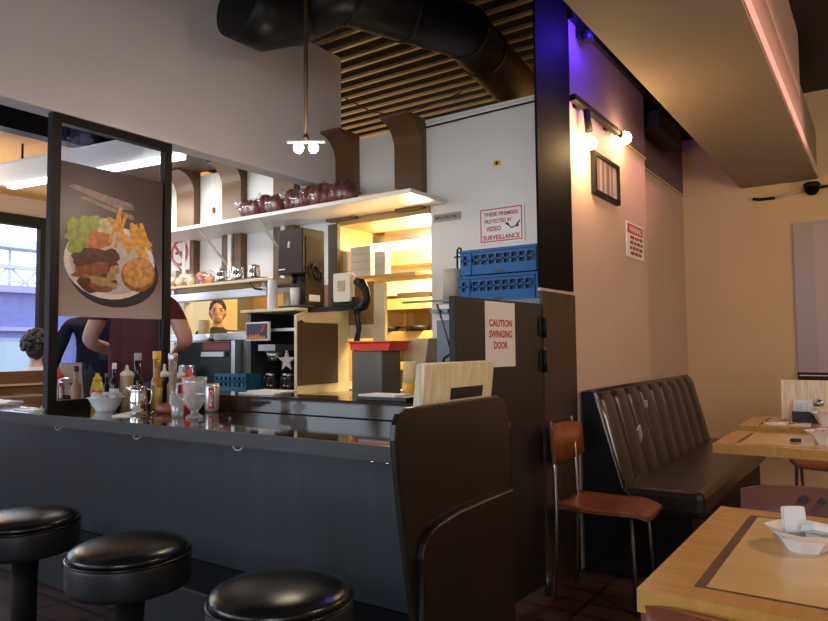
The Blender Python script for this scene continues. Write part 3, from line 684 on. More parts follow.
tm = bpy.data.materials.new('tub_translucent'); tm.use_nodes = True; nt = tm.node_tree; bs = nt.nodes['Principled BSDF']
bs.inputs['Base Color'].default_value = (1,.86,.52,1); bs.inputs['Roughness'].default_value = .4
tl = nt.nodes.new('ShaderNodeBsdfTranslucent'); tl.inputs[0].default_value = (1,.84,.45,1); mx = nt.nodes.new('ShaderNodeMixShader'); mx.inputs[0].default_value = .55
nt.links.new(bs.outputs[0], mx.inputs[1]); nt.links.new(tl.outputs[0], mx.inputs[2]); nt.links.new(mx.outputs[0], nt.nodes['Material Output'].inputs[0])
t = thing('translucent_tub', 'pale translucent tub holding yellow liquid left of the menus', 'tub', (q.x,3.36,.89))
part('tub_wall', MB().lathe([(0,0),(.058,0),(.046,hq),(.042,hq+.003),(.040,hq-.01),(0,hq-.02)], seg=24), tm, t, local=True)
part('tub_contents', MB().lathe([(.0585,.002),(.0590,.002),(.0535,hq*.45),(.0530,hq*.45)], seg=24), mat('tub_yellow', (1,.52,.02), .4), t, local=True)
p = at(405, 397, z=.983)
t = thing('receipt_tray', 'black tray with white slips on the ledge left of the menus', 'tray', (-1.72,2.33,.983))
part('tray_body', MB().box(-1.86,-1.60,2.26,2.40,.983,1.0), K['sblack'], t, bevel=.003)
part('paper_slips', MB().box(-1.84,-1.65,2.25,2.37,1.0,1.008), K['paper'], t)

# crates, cabinet, towel roll
t = thing('ice_cabinet', 'slate grey service cabinet with a strip of white tape beside the pass-through', 'cabinet', (-1.8,3.6,0))
part('cabinet_body', MB().box(-2.17,-1.51,3.38,3.95,0,1.462), mat('cabinet_slate', (.16,.18,.22), .45), t, bevel=.005)
part('white_tape', MB().box(-2.165,-2.03,3.376,3.38,1.36,1.452), K['paper'], t)
def crate(z, label, dx=0):
    x0, x1, yy0, yy1, h = -2.005+dx, -1.505+dx, 3.385, 3.80, .142
    t = thing('dish_crate', label, 'crate', ((x0+x1)/2, (yy0+yy1)/2, z), 0, 'blue plastic crates')
    b = MB()
    for (a, c, d, e) in ((x0,x1,yy0,yy0+.012),(x0,x1,yy1-.012,yy1)):
        rows = 2; cols = 8; gx0 = a+.085; gx1 = c-.04
        zb = z+.055; zt = z+.11
        b.box(a,c,d,e,z,zb).box(a,c,d,e,zt,z+h)
        b.box(a,a+.02,d,e,zb,zt).box(a+.045,gx0,d,e,zb,zt).box(gx1,c,d,e,zb,zt)
        b.box(a,gx1,d,e,zb+.023,zb+.031)
        for k in range(cols+1):
            xx = gx0+(gx1-gx0)*k/cols; b.box(xx-.006,xx+.006,d,e,zb,zt)
    b.box(x0,x0+.012,yy0+.012,yy1-.012,z,z+h).box(x1-.012,x1,yy0+.012,yy1-.012,z,z+h).box(x0+.012,x1-.012,yy0+.012,yy1-.012,z+.004,z+.012)
    part('crate_body', b, K['blue'], t)
    part('rim', MB().box(x0-.008,x1+.008,yy0-.008,yy0+.004,z+h-.014,z+h).box(x0-.008,x1+.008,yy1-.004,yy1+.008,z+h-.014,z+h).box(x0-.008,x0+.004,yy0,yy1,z+h-.014,z+h).box(x1-.004,x1+.008,yy0,yy1,z+h-.014,z+h), K['blue'], t)
    part('corner_rib', MB().box(x0+.066,x0+.073,yy0-.006,yy0,z,z+h-.014), K['blue'], t)
    part('corner_rib', MB().box(x1-.032,x1-.025,yy0-.006,yy0,z,z+h-.014), K['blue'], t)
    part('hand_slot', MB().box((x0+x1)/2-.03,(x0+x1)/2+.03,yy0-.002,yy0,z+.004,z+.016), K['sblack'], t)
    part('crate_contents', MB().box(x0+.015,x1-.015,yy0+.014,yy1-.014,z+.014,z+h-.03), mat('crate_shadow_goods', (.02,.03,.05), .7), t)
crate(1.462, 'blue slotted plastic crate under another on the grey cabinet', -.012)
crate(1.612, 'blue slotted plastic crate on top of the other, below the surveillance sign')
t = thing('towel_stand', 'beige paper towel roll on a chrome stand with a black hook', 'paper towel', (-2.10,3.46,1.462))
part('base_plate', MB().lathe([(0,0),(.066,0),(.066,.022),(.0,.026)], seg=24), K['chrome'], t, local=True)
part('paper_roll', MB().lathe([(.062,.026),(.058,.20),(.02,.202),(.02,.03)], seg=28), mat('kraft_roll', (.46,.40,.34), .8), t, local=True)
part('hook', MB().tube([(.03,.0,.19),(.03,0,.27),(.03,0,.30),(.032,0,.315),(.045,0,.325),(.056,0,.318),(.058,0,.30)], .006).box(.012,.05,-.004,.004,.268,.276), K['black'], t, local=True)
t = thing('tray_bracket', 'thin steel bracket arm and brace left of the towel roll', 'bracket', (-2.17,3.36,1.0))
q = [at(x, y, y=3.30) for x, y in ((404,302),(456,300.5),(437,304),(453,357),(447,360))]
part('arm', MB().cbox((q[0]+q[1])/2, ((q[1]-q[0]).length, .04, .012)), K['dsteel'], t)
part('brace', MB().tube([q[2], q[3]], .006), K['dsteel'], t)
part('hook_end', MB().tube([q[3], q[3]+Vector((-.02,0,.015)), q[4]+Vector((-.02,0,0.01)), q[4]+Vector((-.03,0,-.03))], .008), K['black'], t)
part('back_plate', MB().box(-2.172,-2.05,3.31,3.378,1.40,1.42), K['dsteel'], t)

# ================================================================== SHELVES ON THE KITCHEN WALL
SHZ = 2.215
t = thing('wall_shelf', 'long white shelf high on the kitchen wall carrying bagged bread', 'shelf', (-3.7,3.75,SHZ))
part('shelf_board', MB().box(-5.6,-2.45,3.53,YK-.005,SHZ-.028,SHZ), K['shelf'], t, bevel=.003)
for x in (-4.62,-3.92,-5.25):
    part('bracket_strut', MB().tube([(x,3.60,SHZ-.03),(x,3.62,SHZ-.04),(x,YK-.03,SHZ-.33)], .010), K['shelf'], t)
for x in (-5.20,-4.585,-3.95):
    part('shelf_standard', MB().box(x-.022,x+.022,YK-.085,YK-.07,1.72 if x < -3.9 else 2.09,SHZ-.03), K['shelf'], t)
def bread(px, label, s=1.0, seed=1, dy=0, z=SHZ, tail=-1):
    p = Vector((at(px, 200, y=3.68+dy).x, 3.68+dy, z))
    t = thing('bread_bag', label, 'bread', p, 0, 'bagged loaves on the white shelf')
    rr = random.Random(seed); b = MB()
    for k in range(5): b.ball((-.08+.04*k, rr.uniform(-.02,.02), .078+rr.uniform(-.012,.022)), (.046*s,.078,.078*s), 0, 14, 9, .22, 5)
    part('rye_loaf', b, mat('dark_rye_crust', (.15,.032,.02), .40, var=.5, vscale=14), t, local=True)
    b = MB().ball((0,0,.084), (.125*s,.088,.088*s), 0, 22, 14, .25, 9)
    b.ball((tail*.12,-.03,.13), (.05,.04,.045), 0, 12, 8, .5, 12)
    b.ball((tail*.145,-.03,.155), (.03,.025,.045), 0, 10, 7, .5, 14)
    part('plastic_wrap', b, K['film'], t, local=True)
for i, (px, lb) in enumerate(((253,'bagged dark loaf at the left end of the bread row, its twisted wrap pointing left'),(276,'second bagged dark loaf from the left in the bread row'),
    (299,'third bagged dark loaf from the left in the bread row'),(321,'fourth bagged dark loaf from the left, above the brown dispenser'),(342,'fifth bagged dark loaf, right end of the row on the shelf'))):
    bread(px, lb, 1.0+.12*(i > 1), i, z=SHZ)
bread(336, 'bagged dark loaf behind the others with its wrap gathered upwards', 1.05, 9, .13)
solo('card_flat', 'flat tan cardboard piece lying at the right end of the shelf', 'cardboard', MB().box(-2.95,-2.62,3.62,3.84,SHZ,SHZ+.035), mat('cardboard', (.40,.27,.13), .7), (-2.8,3.73,SHZ), rz=0)
# lower shelf with pitchers
MZ = 1.735
t = thing('pitcher_shelf', 'tan-bottomed shelf holding steel pitchers below the white shelf', 'shelf', (-4.4,3.78,MZ))
part('shelf_board', MB().box(-5.45,-3.72,3.56,YK-.005,MZ-.022,MZ), mat('shelf_steel_tan', (.50,.40,.25), .35, .3), t, bevel=.003)
t = thing('heat_lamp_rail', 'grey steel heat lamp rail above the far pass-through window', 'heat lamp', (-4.4,3.7,1.60))
part('rail_housing', MB().box(-5.1,-3.83,3.60,3.70,1.605,1.672), K['steel'], t, bevel=.004)
for x in (-5.0,-3.90): part('rail_bracket', MB().box(x,x+.03,3.62,3.66,1.672,MZ-.024), K['steel'], t)
part('cord', MB().tube([(-3.95,3.58,1.74),(-3.97,3.56,1.70),(-3.92,3.57,1.66),(-3.86,3.58,1.65)], .008), K['black'], t)
t = thing('pass_ledge', 'steel serving ledge at the foot of the far pass-through window', 'ledge', (-4.4,3.8,1.3))
part('ledge_board', MB().box(-5.1,-3.85,3.60,YK-.005,1.275,1.33), K['steel'], t, bevel=.004)
solo('serving_tray', 'dark tray under the steel pitchers on the pitcher shelf', 'tray', MB().box(-4.46,-3.86,3.60,3.78,MZ,MZ+.015), K['sblack'], (-4.16,3.69,MZ), bevel=.003)
for i, (px, lb) in enumerate(((221,'left'),(237.5,'middle'),(254,'right'))):
    x = at(px,270,y=3.69).x
    pitcher('cream_pitcher', 'steel cream pitcher, %s one of three on the dark tray' % lb, (x,3.69,MZ+.015), .115, .05, math.radians(200-30*i), 'steel pitchers on the pitcher shelf')
def snack(loc, label, cols, seed):
    rr = random.Random(seed); t = thing('snack_bag', label, 'bag', loc, 0, None); b = MB()
    for k in range(7): b.ball((rr.uniform(-.08,.08), rr.uniform(-.04,.04), .045+rr.uniform(-.01,.035)), .04, rr.randrange(len(cols)), 10, 7, .2)
    part('contents', b, cols, t, local=True)
    part('plastic_wrap', MB().ball((0,0,.055), (.13,.08,.072), 0, 16, 10, .25, 9), K['film'], t, local=True)
oc = [mat('bun_orange', (.62,.25,.08), .5), mat('bun_red', (.5,.12,.07), .5), mat('bun_cream', (.75,.55,.35), .5)]
snack((-4.63,3.70,MZ), 'clear bag of orange-red buns left of the steel pitchers', oc[:2]+[oc[0]], 3)
snack((-4.89,3.70,MZ), 'clear bag of cream rolls on the pitcher shelf', [oc[2], oc[2], oc[0]], 5)
snack((-5.14,3.70,MZ), 'clear bag of rolls beside the frame post on the pitcher shelf', [oc[2], oc[1]], 6)
# no smoking sign
t = thing('no_smoking_sign', 'white sign with red no-smoking ring under the white shelf', 'sign', (-5.2,YK-.01,1.95))
c = at(180, 253, y=YK-.075)
part('sign_plate', MB().box(c.x-.17, c.x+.14, YK-.078, YK-.071, c.z-.16, c.z+.16), K['paper'], t)
b = MB(); R1, R2 = .125, .095
for k in range(32):
    a, a2 = 2*PI*k/32, 2*PI*(k+1)/32
    b.quad(*[(c.x+r*math.cos(q), YK-.080, c.z+r*math.sin(q)) for r, q in ((R1,a),(R1,a2),(R2,a2),(R2,a))])
b.prism([(c.x-.085,c.z+.065),(c.x-.065,c.z+.085),(c.x+.085,c.z-.065),(c.x+.065,c.z-.085)], 'y', YK-.081, YK-.079)
b.box(c.x-.06,c.x+.05,YK-.0795,YK-.0785,c.z-.012,c.z+.012,1); b.box(c.x+.05,c.x+.065,YK-.0795,YK-.0785,c.z-.012,c.z+.012,0)
b.tube([(c.x+.055,YK-.080,c.z+.02),(c.x+.04,YK-.080,c.z+.04),(c.x+.06,YK-.080,c.z+.055)], .006, 6, 1)
part('sign_ring', b, [K['sred'], K['sblack']], t)

# ================================================================== FAR BACK BAR UNDER THE WINDOW
t = thing('under_counter_oven', 'dark steel oven with a long handle under the far pass-through', 'oven', (-4.3,3.6,.89))
part('oven_body', MB().box(-4.72,-4.02,3.44,3.90,.89,1.262), mat('oven_dark', (.025,.027,.03), .3, .5), t, bevel=.006)
part('control_strip', MB().box(-4.35,-4.04,3.434,3.44,1.20,1.25), mat('oven_red', (.16,.012,.01), .4), t)
part('handle', MB().box(-4.33,-4.07,3.40,3.425,1.15,1.185).box(-4.31,-4.29,3.42,3.44,1.155,1.18).box(-4.11,-4.09,3.42,3.44,1.155,1.18), K['steel'], t)
part('corner_post', MB().box(-4.02,-3.98,3.43,3.90,.89,1.27), K['steel'], t)
t = thing('grey_side_panel', 'grey green side cabinet between the oven and the coffee cabinet', 'cabinet', (-3.9,3.7,.89))
part('cabinet_body', MB().box(-3.975,-3.83,3.50,3.90,.89,1.27), mat('grey_green', (.12,.14,.12), .4, var=.2), t)
t = thing('cutlery_basket', 'teal blue slotted plastic basket on the back counter', 'basket', (-3.93,3.4,.89))
b = MB(); x0, x1, yy = -4.10,-3.76,3.345
b.box(x0,x1,yy,yy+.01,.892,.935).box(x0,x1,yy,yy+.01,1.005,1.028); n = 7
for k in range(n+1):
    xx = x0+(x1-x0)*k/n; b.box(max(x0,xx-.012),min(x1,xx+.012),yy,yy+.01,.935,1.005)
b.box(x0,x1,yy,yy+.01,.965,.978).box(x0,x0+.01,yy+.01,yy+.14,.892,1.028).box(x1-.01,x1,yy+.01,yy+.14,.892,1.028).box(x0,x1,yy+.14,yy+.15,.892,1.028).box(x0,x1,yy+.01,yy+.14,.892,.90)
part('basket_body', b, K['dkblue'], t)
for i, (x, lb) in enumerate(((-4.50,'left'),(-4.40,'right'))):
    b = MB().lathe([(0,0),(.038,0),(.04,.15),(.034,.17),(.034,.19),(0,.20)], (x,3.37,.89), 18)
    solo('steel_canister', 'tall bluish steel canister, %s one of two left of the blue basket' % lb, 'canister', b, mat('canister_blue_steel', (.25,.34,.46), .25, .7), (x,3.37,.89))
t = thing('utensil_cup', 'white cup of utensils on top of the dark oven', 'cup', (-4.35,3.5,1.262))
# window-side things seen in the far pass-through
t2 = t
part('cup_body', MB().lathe([(0,0),(.03,0),(.034,.06),(.03,.06),(.027,.005)], seg=16), K['steel'], t, local=True)
for k in range(3): part('utensil', MB().tube([(0,0,.01),(.012*(k-1),.01,.055)], .006), K['paper'], t, local=True)
b = MB().lathe([(0,0),(.05,0),(.05,.11),(.043,.125),(0,.125)], (-4.80,3.80,1.33), 18)
solo('spice_jar', 'pale jar with a dark lid on the far serving ledge', 'jar', b, mat('jar_tan', (.50,.38,.20), .4), (-4.80,3.80,1.33))
b = MB().lathe([(0,0),(.16,0),(.17,.012),(0,.018)], (-4.25,3.80,1.33), 24)
solo('serving_plate', 'pale oval plate on the far serving ledge below the cook', 'plate', b, mat('plate_cream', (.75,.62,.38), .35), (-4.25,3.80,1.33))
struct('trim_18', MB().box(-4.02,-3.95,YK-.01,YK+.3,1.33,1.66), K['cream'])

# ================================================================== INSIDE THE KITCHEN
t = thing('kitchen_shelving', 'deep tan kitchen shelving seen through the bright pass-through', 'shelving', (-2.9,4.9,0))
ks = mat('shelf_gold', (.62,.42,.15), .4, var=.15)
def row(y, Y=4.75): return at(410, y, y=Y).z
z1, z2, z3, z4 = row(322), row(297), row(262), row(362)
for z, z_ in ((row(257),row(264)),(row(298),row(309)),(row(331),row(341)),(row(362),row(370))):
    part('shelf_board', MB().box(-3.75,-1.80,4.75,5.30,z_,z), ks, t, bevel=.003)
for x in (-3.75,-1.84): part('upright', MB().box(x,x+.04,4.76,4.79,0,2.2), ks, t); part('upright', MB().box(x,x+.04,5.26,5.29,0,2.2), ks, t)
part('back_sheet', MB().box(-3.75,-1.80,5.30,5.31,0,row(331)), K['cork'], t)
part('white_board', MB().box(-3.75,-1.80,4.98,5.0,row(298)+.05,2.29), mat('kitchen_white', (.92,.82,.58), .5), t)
zp = row(331)
for i, x in enumerate((at(387,331,y=4.8).x, at(418,331,y=4.8).x)):
    b = MB().lathe([(0,0),(.10,0),(.115,.045),(.11,.045),(.095,.01),(0,.01)], (x,4.80,zp), 20).box(x+.11,x+.27,4.79,4.81,zp+.025,zp+.037)
    solo('frying_pan', 'black frying pan, %s one of two on the kitchen shelf' % ('left','right')[i], 'pan', b, K['black'], (x,4.80,zp), group='pans on the kitchen shelf')
zt_ = row(298)
for i, x in enumerate((-3.3,-2.93,-2.56,-2.19)):
    solo('dark_tray_stack', 'dark baking tray stack, number %s from the left on the kitchen shelf' % ('one','two','three','four')[i], 'trays', MB().box(x-.17,x+.17,4.78,4.96,zt_,zt_+.05), K['ribdark'], (x,4.9,zt_), group='baking trays on the kitchen shelf')
# frame and pass shelf with white boxes
struct('trim_19', MB().box(P1[0]-.0,P1[0]+.025,YK-.02,YK+.40,.95,2.165).box(P1[0],P1[1],YK-.02,YK+.40,2.135,2.185).box(P1[0]+.025,P1[0]+.03,YK-.02,YK+.0,.95,2.135), mat('pass_frame', (.42,.25,.08), .4))
t = thing('pass_shelf', 'tan shelf across the pass-through carrying white takeout boxes', 'shelf', (-3.1,4.1,1.74))
part('shelf_board', MB().box(-3.42,-2.72,YK+.0,YK+.28,1.715,1.74), ks, t)
for i, (px0, px1, py, lb) in enumerate(((341,352,252,'left'),(352,375,248,'middle and widest'),(376,390,252,'right'))):
    x0 = at(px0,270,y=4.02).x; x1 = at(px1,270,y=4.02).x-.03; zt = at(px0,py,y=4.02).z
    b = MB(); n = 4; h = (zt-1.74)/n
    for k in range(n): b.box(x0,x1,4.0,4.07,1.74+k*h,1.74+(k+1)*h-.004).box(x0+.004,x1-.004,4.004,4.066,1.74+(k+1)*h-.004,1.74+(k+1)*h)
    solo('takeout_stack', 'stack of white foam takeout boxes, %s of three on the pass shelf' % lb, 'boxes', b, mat('foam_white', (.62,.58,.5), .6), ((x0+x1)/2,4.035,1.74), bevel=.003)
c = at(407,276,y=4.15)
t = thing('orange_plate', 'orange plate on a thin wire ledge in the pass-through', 'plate', (c.x,4.15,c.z-.01))
part('plate_body', MB().lathe([(0,0),(.07,0),(.11,.025),(.105,.028),(.06,.008),(0,.008)], seg=24), mat('plate_orange', (.85,.38,.03), .35), t, local=True)
part('wire_ledge', MB().box(-.12,.35,-.10,.10,-.012,0), ks, t, local=True)
t = thing('hood_light', 'bright kitchen strip light under the hood behind the pass-through', 'light', (-2.9,4.5,2.1))
zl = at(400,246,y=4.5).z
part('lit_tube', MB().box(at(366,250,y=4.5).x,-2.2,4.47,4.53,zl-.03,zl+.03), K['ktube'], t)
part('housing', MB().box(at(366,250,y=4.5).x-.03,-2.18,4.44,4.56,zl+.03,zl+.09), K['steel'], t)
t = thing('range_hood', 'tan metal range hood above the kitchen shelving', 'hood', (-2.8,5.0,2.2))
part('hood_body', MB().prism([(4.40,2.30),(5.35,2.46),(5.35,2.9),(5.0,2.9),(4.40,2.42)], 'x', -3.7, -1.80), K['kback'], t)
struct('trim_20', MB().box(-4.0,-3.95,YK+.1,5.74,0,2.6), mat('kitchen_partition', (.72,.58,.32), .5))
# partly lit white cupboard door and dark doorway behind the far window
c0, c1 = at(191,300,y=4.9).x, at(209,300,y=4.9).x
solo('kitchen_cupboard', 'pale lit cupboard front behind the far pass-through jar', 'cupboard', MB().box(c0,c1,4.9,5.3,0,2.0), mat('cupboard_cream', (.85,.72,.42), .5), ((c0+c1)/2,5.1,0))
c0, c1 = at(210,300,y=5.5).x, at(237,300,y=5.5).x
solo('kitchen_fridge', 'grey steel fridge standing behind the cook', 'fridge', MB().box(c0,c1,5.35,5.74,0,2.0), mat('fridge_grey', (.30,.28,.25), .4, .3), ((c0+c1)/2,5.5,0))

# ================================================================== SIGNS ON THE WALL
t = thing('surveillance_sign', 'white red-bordered sign about video surveillance above the blue crates', 'sign', (-2.04,YK,2.0))
c = [at(x, y, y=YK-.006) for x, y in ((478.5,209),(524,204.5),(524.5,240),(480,245))]
x0, x1, z0, z1 = c[0].x, c[1].x, 1.875, 2.122
part('sign_plate', MB().box(x0, x1, YK-.007, YK, z0, z1), mat('sign_white', (.85,.85,.86), .25), t)
b = MB(); yb = YK-.008; m_ = .014; bw = .007
for a in ((x0+m_,x1-m_,z0+m_,z0+m_+bw),(x0+m_,x1-m_,z1-m_-bw,z1-m_),(x0+m_,x0+m_+bw,z0+m_+bw,z1-m_-bw),(x1-m_-bw,x1-m_,z0+m_+bw,z1-m_-bw)): b.box(a[0],a[1],yb,YK-.0071,a[2],a[3])
xm = (x0+x1)/2
b.text('THESE PREMISES', (xm,YK-.0075,z1-.052), (1,0,0), (0,0,1), .25, .026, .0006)
b.text('PROTECTED BY', (xm-.02,YK-.0075,z1-.098), (1,0,0), (0,0,1), .20, .026, .0006)
b.text('VIDEO', (xm-.055,YK-.0075,z1-.147), (1,0,0), (0,0,1), .11, .032, .0006)
b.text('SURVEILLANCE', (xm,YK-.0075,z0+.042), (1,0,0), (0,0,1), .265, .032, .0006)
part('sign_lettering', b, K['sred'], t)
b = MB(); cz = z1-.135; cx = xm+.075
b.prism([(cx-.045,cz+.012),(cx-.035,cz+.022),(cx-.012,cz+.008),(cx-.02,cz-.006)], 'y', YK-.0085, YK-.0075).tube([(cx-.02,YK-.008,cz),(cx,YK-.008,cz-.018),(cx+.03,YK-.008,cz-.008),(cx+.062,YK-.008,cz+.026)], .004, 6).ball((cx+.04,YK-.008,cz-.006), (.012,.001,.010), 0, 10, 6)
part('camera_emblem', b, K['sblack'], t)
t = thing('employees_only_sign', 'small grey engraved strip sign reading EMPLOYEES ONLY beside the pass-through', 'sign', (-2.45,YK,2.09))
part('sign_plate', MB().box(-2.56,-2.342,YK-.006,YK,2.068,2.122), K['sgrey'], t)
part('sign_lettering', MB().text('EMPLOYEES ONLY', (-2.451,YK-.0065,2.095), (1,0,0), (0,0,1), .19, .022, .0005), K['sblack'], t)
c = at(497,163,y=YK-.003)
solo('wall_sticker', 'tiny yellow sticker high on the white kitchen wall', 'sticker', MB().box(c.x-.028,c.x+.028,YK-.003,YK,c.z-.018,c.z+.018,0).box(c.x-.012,c.x+.008,YK-.0035,YK-.003,c.z-.012,c.z+.012,1), [yellow, K['sblack']], (c.x,YK,c.z))
c = at(214,210,y=YK-.003)
solo('wall_hook', 'small reddish hook on the white panel above the shelf', 'hook', MB().box(c.x-.008,c.x+.012,YK-.02,YK,c.z-.03,c.z+.02), mat('rust', (.25,.08,.04), .6), (c.x,YK,c.z))
# red lettered sign on the booth wall
t = thing('warning_sign', 'small white notice with a red heading on the booth wall', 'sign', (XW,4.72,1.92))
sy0, sy1, sz0, sz1 = 4.525, 4.91, 1.795, 2.035
part('sign_plate', MB().box(XW,XW+.005,sy0,sy1,sz0,sz1), K['paper'], t)
b = MB().box(XW+.005,XW+.006,sy0+.02,sy1-.02,sz1-.075,sz1-.012)
part('heading_box', b, K['sred'], t)
part('heading_lettering', MB().text('WARNING', (XW+.0062,(sy0+sy1)/2,sz1-.044), (0,1,0), (0,0,1), .28, .042, .0006), K['paper'], t)
b = MB(); rr = random.Random(2)
for r in range(4):
    z = sz1-.10-r*.036; yq = sy0+.05+rr.random()*.03
    while yq < sy1-.07:
        wl = .035+rr.random()*.05; b.box(XW+.005,XW+.006,yq,min(yq+wl,sy1-.03),z-.011,z+.011); yq += wl+.018
part('small_print', b, mat('sign_dark_red', (.30,.03,.035), .5), t)

# ================================================================== BOOTH WALL LAMP, PICTURE, SPEAKER
t = thing('wall_track_light', 'black track with two glowing warm bulbs on the booth wall', 'lamp', (XW,4.0,2.56))
part('track_rail', MB().box(XW+.03,XW+.065,3.50,4.26,2.535,2.570), K['black'], t, bevel=.004)
part('wall_mount', MB().box(XW,XW+.03,3.62,3.66,2.54,2.565), K['black'], t); part('wall_mount', MB().box(XW,XW+.03,4.12,4.16,2.54,2.565), K['black'], t)
L1 = Vector((XW+.07,3.70,2.345)); L2 = Vector((XW+.055,4.38,2.545))
for L, st in ((L1, (XW+.05,3.70,2.535)), (L2, (XW+.05,4.26,2.553))):
    part('lamp_socket', MB().cyl(st, L+(Vector(st)-L)*.35, .018, .022, 12), K['black'], t)
    part('lit_bulb', MB().ball(L, .036 if L is L1 else .042, 0, 16, 10), K['bulb'], t)
t = thing('framed_picture', 'small black-framed picture under the glowing wall lamp', 'picture', (XW,4.12,2.23))
fy0, fy1, fz0, fz1 = 3.885,4.345,2.10,2.355
for a in ((fy0,fy1,fz1-.022,fz1),(fy0,fy1,fz0,fz0+.026),(fy0,fy0+.03,fz0+.026,fz1-.022),(fy1-.022,fy1,fz0+.026,fz1-.022)):
    part('frame_bar', MB().box(XW,XW+.028,*a), K['black'], t)
b = MB().box(XW,XW+.012,fy0+.03,fy1-.022,fz0+.026,fz1-.022,0)
for k, (ya, yb2) in enumerate(((.06,.12),(.16,.20),(.24,.30),(.33,.36))): b.box(XW+.012,XW+.0125,fy0+ya,fy0+yb2,fz0+.026,fz1-.022,1)
part('print', b, [mat('pic_grey', (.50,.46,.42), .3), mat('pic_brown', (.26,.20,.17), .3)], t)
sa, sb = at(659,126,x=XW2+.17), at(682,150,x=XW2+.17)
solo('wall_speaker', 'dark box speaker high on the booth wall near the corner', 'speaker', MB().box(XW2+.004,XW2+.17,sa.y,sb.y,sa.z,sa.z+.13), K['black'], (XW2,sa.y,sa.z), bevel=.008)
c = at(571,24,x=XW)
t = thing('blue_spotlight', 'small black spotlight throwing blue light on the wall top', 'spotlight', (XW,3.70,2.98))
part('arm', MB().box(XW+.004,XW+.03,3.68,3.72,2.96,3.02), K['black'], t)
part('lamp_can', MB().cyl((XW+.07,3.70,3.0),(XW+.07,3.70,2.93),.03,.034), K['black'], t)
c = at(675,312,x=XW2)
solo('wall_outlet', 'pale outlet plate low on the booth wall', 'outlet', MB().box(XW2,XW2+.006,c.y-.05,c.y+.05,c.z-.06,c.z+.06), K['booth_wall'], (XW2,c.y,c.z), bevel=.002)
# end wall panel, camera and conduit
t = thing('wall_panel', 'tall grey lavender panel picture hanging on the end wall', 'panel', (0,YE,1.5))
part('panel_face', MB().box(-.617,.6,YE-.03,YE,.965,2.222), mat('panel_lavender', (.40,.33,.34), .3), t)
part('panel_stripe', MB().box(-.47,.6,YE-.032,YE-.03,.965,2.20), mat('panel_rose', (.48,.36,.35), .3), t)
part('bottom_bar', MB().box(-.622,.62,YE-.05,YE,.875,.965), K['black'], t)
part('brass_line', MB().box(-.61,.61,YE-.053,YE-.05,.935,.945), mat('brass', (.6,.42,.15), .25, 1), t)
t = thing('dome_camera', 'black dome camera fixed under the soffit end on the end wall', 'camera', at(812,189,y=6.5))
part('dome', MB().lathe([(0,-.052),(.03,-.045),(.052,-.015),(.055,.01)], seg=24), K['gloss_black'], t, local=True)
part('mount_ring', MB().lathe([(.06,.01),(.062,.04),(.05,.055),(0,.055)], seg=24), K['black'], t, local=True)
q = [at(x, y, y=YE-.03) for x, y in ((753,199),(760,199.5),(775,198),(790,194),(806,190),(822,187),(828,186))]
solo('cable_run', 'black cable and pale conduit running along the top of the end wall', 'cable', MB().tube([p_ for p_ in q[:3]], .013).tube(q[2:5], .011, 8, 1).tube(q[4:], .012), [K['black'], K['booth_wall']], q[2])

# ================================================================== DUCT, CONDUIT, PENDANT, STRIP LIGHT
t = thing('air_duct', 'large black round air duct under the joists', 'duct', (-2.3,3.0,3.15))
r = .165
off = Vector((.02,0,r+.03))
d1 = [at(x, y, z=2.98)+off for x, y in ((342,29),(460,62),(501,101))]
far = d1[2]+(d1[2]-d1[1]).normalized()*1.1
A = at(300,46,z=2.98)+off
part('duct_run', MB().tube([A+(A-d1[0]).normalized()*.1, d1[0], d1[1], d1[2], far], r, 28), K['duct'], t)
e0 = at(262,14,z=3.10)
part('duct_elbow', MB().tube([e0+Vector((-.02,-.16,.02)), e0, e0+Vector((.10,.14,.06)), A+Vector((0,0,.0))], [.205,.205,.20,.18], 28), K['duct'], t)
for a, bb, s in ((d1[0],d1[1],.02),(d1[0],d1[1],.5),(d1[1],d1[2],.02),(d1[1],d1[2],.45)):
    c = a+(bb-a)*s; dd = (bb-a).normalized()
    part('seam_band', MB().cyl(c-dd*.012, c+dd*.012, r+.006, seg=28), K['duct'], t)
q = [at(x, y, z=3.32) for x, y in ((420,-12),(434,0),(486,32),(536,73))]
solo('ceiling_conduit', 'thin dark conduit running beside the air duct under the joists', 'conduit', MB().tube(q, .014), K['slat'], q[1])
q = [at(x, y, z=3.40) for x, y in ((345,98),(372,112),(400,116),(440,102),(462,92))]
solo('ceiling_cable', 'thin dark cable looping below the joists behind the bulkhead', 'cable', MB().tube(q, .006), K['black'], q[1])
PY = 2.45
pc = at(306,141,y=PY)
t = thing('pendant_lamp', 'two-bulb pendant on a thin stem in front of the grey bulkhead', 'lamp', pc)
part('stem', MB().cyl(pc, at(307,25,x=pc.x)*0+Vector((pc.x,PY,3.02)), .011, seg=10), K['ribdark'], t)
bd = Vector((.823,.567,0)); BR = Matrix.Rotation(math.atan2(.567,.823), 4, 'Z')
part('lamp_bar', MB().cbox(pc+Vector((0,0,-.003)), (.19,.034,.012), 0, BR), mat('shade_steel', (.42,.42,.42), .35, .6), t, bevel=.003)
part('canopy', MB().lathe([(.0,.030),(.012,.030),(.020,.004),(0,.003)], pc, 16), K['ribdark'], t)
for s_ in (-.037, .037):
    part('lit_bulb', MB().ball(pc+bd*s_+Vector((0,0,-.034)), (.025,.025,.027), 0, 16, 10), K['bulbw'], t)
    part('socket', MB().cyl(pc+bd*s_+Vector((0,0,-.004)), pc+bd*s_+Vector((0,0,-.02)), .014, seg=12), K['steel'], t)
f0, f1 = at(3,186,z=2.62), at(188,153,z=2.62)
d = (f1-f0).normalized(); nn = Vector((-d.y, d.x, 0)); Lf = (f1-f0).length
FM = Matrix((d.to_4d(), nn.to_4d(), Vector((0,0,1,0)), Vector((0,0,0,1)))).transposed(); FM.translation = f0
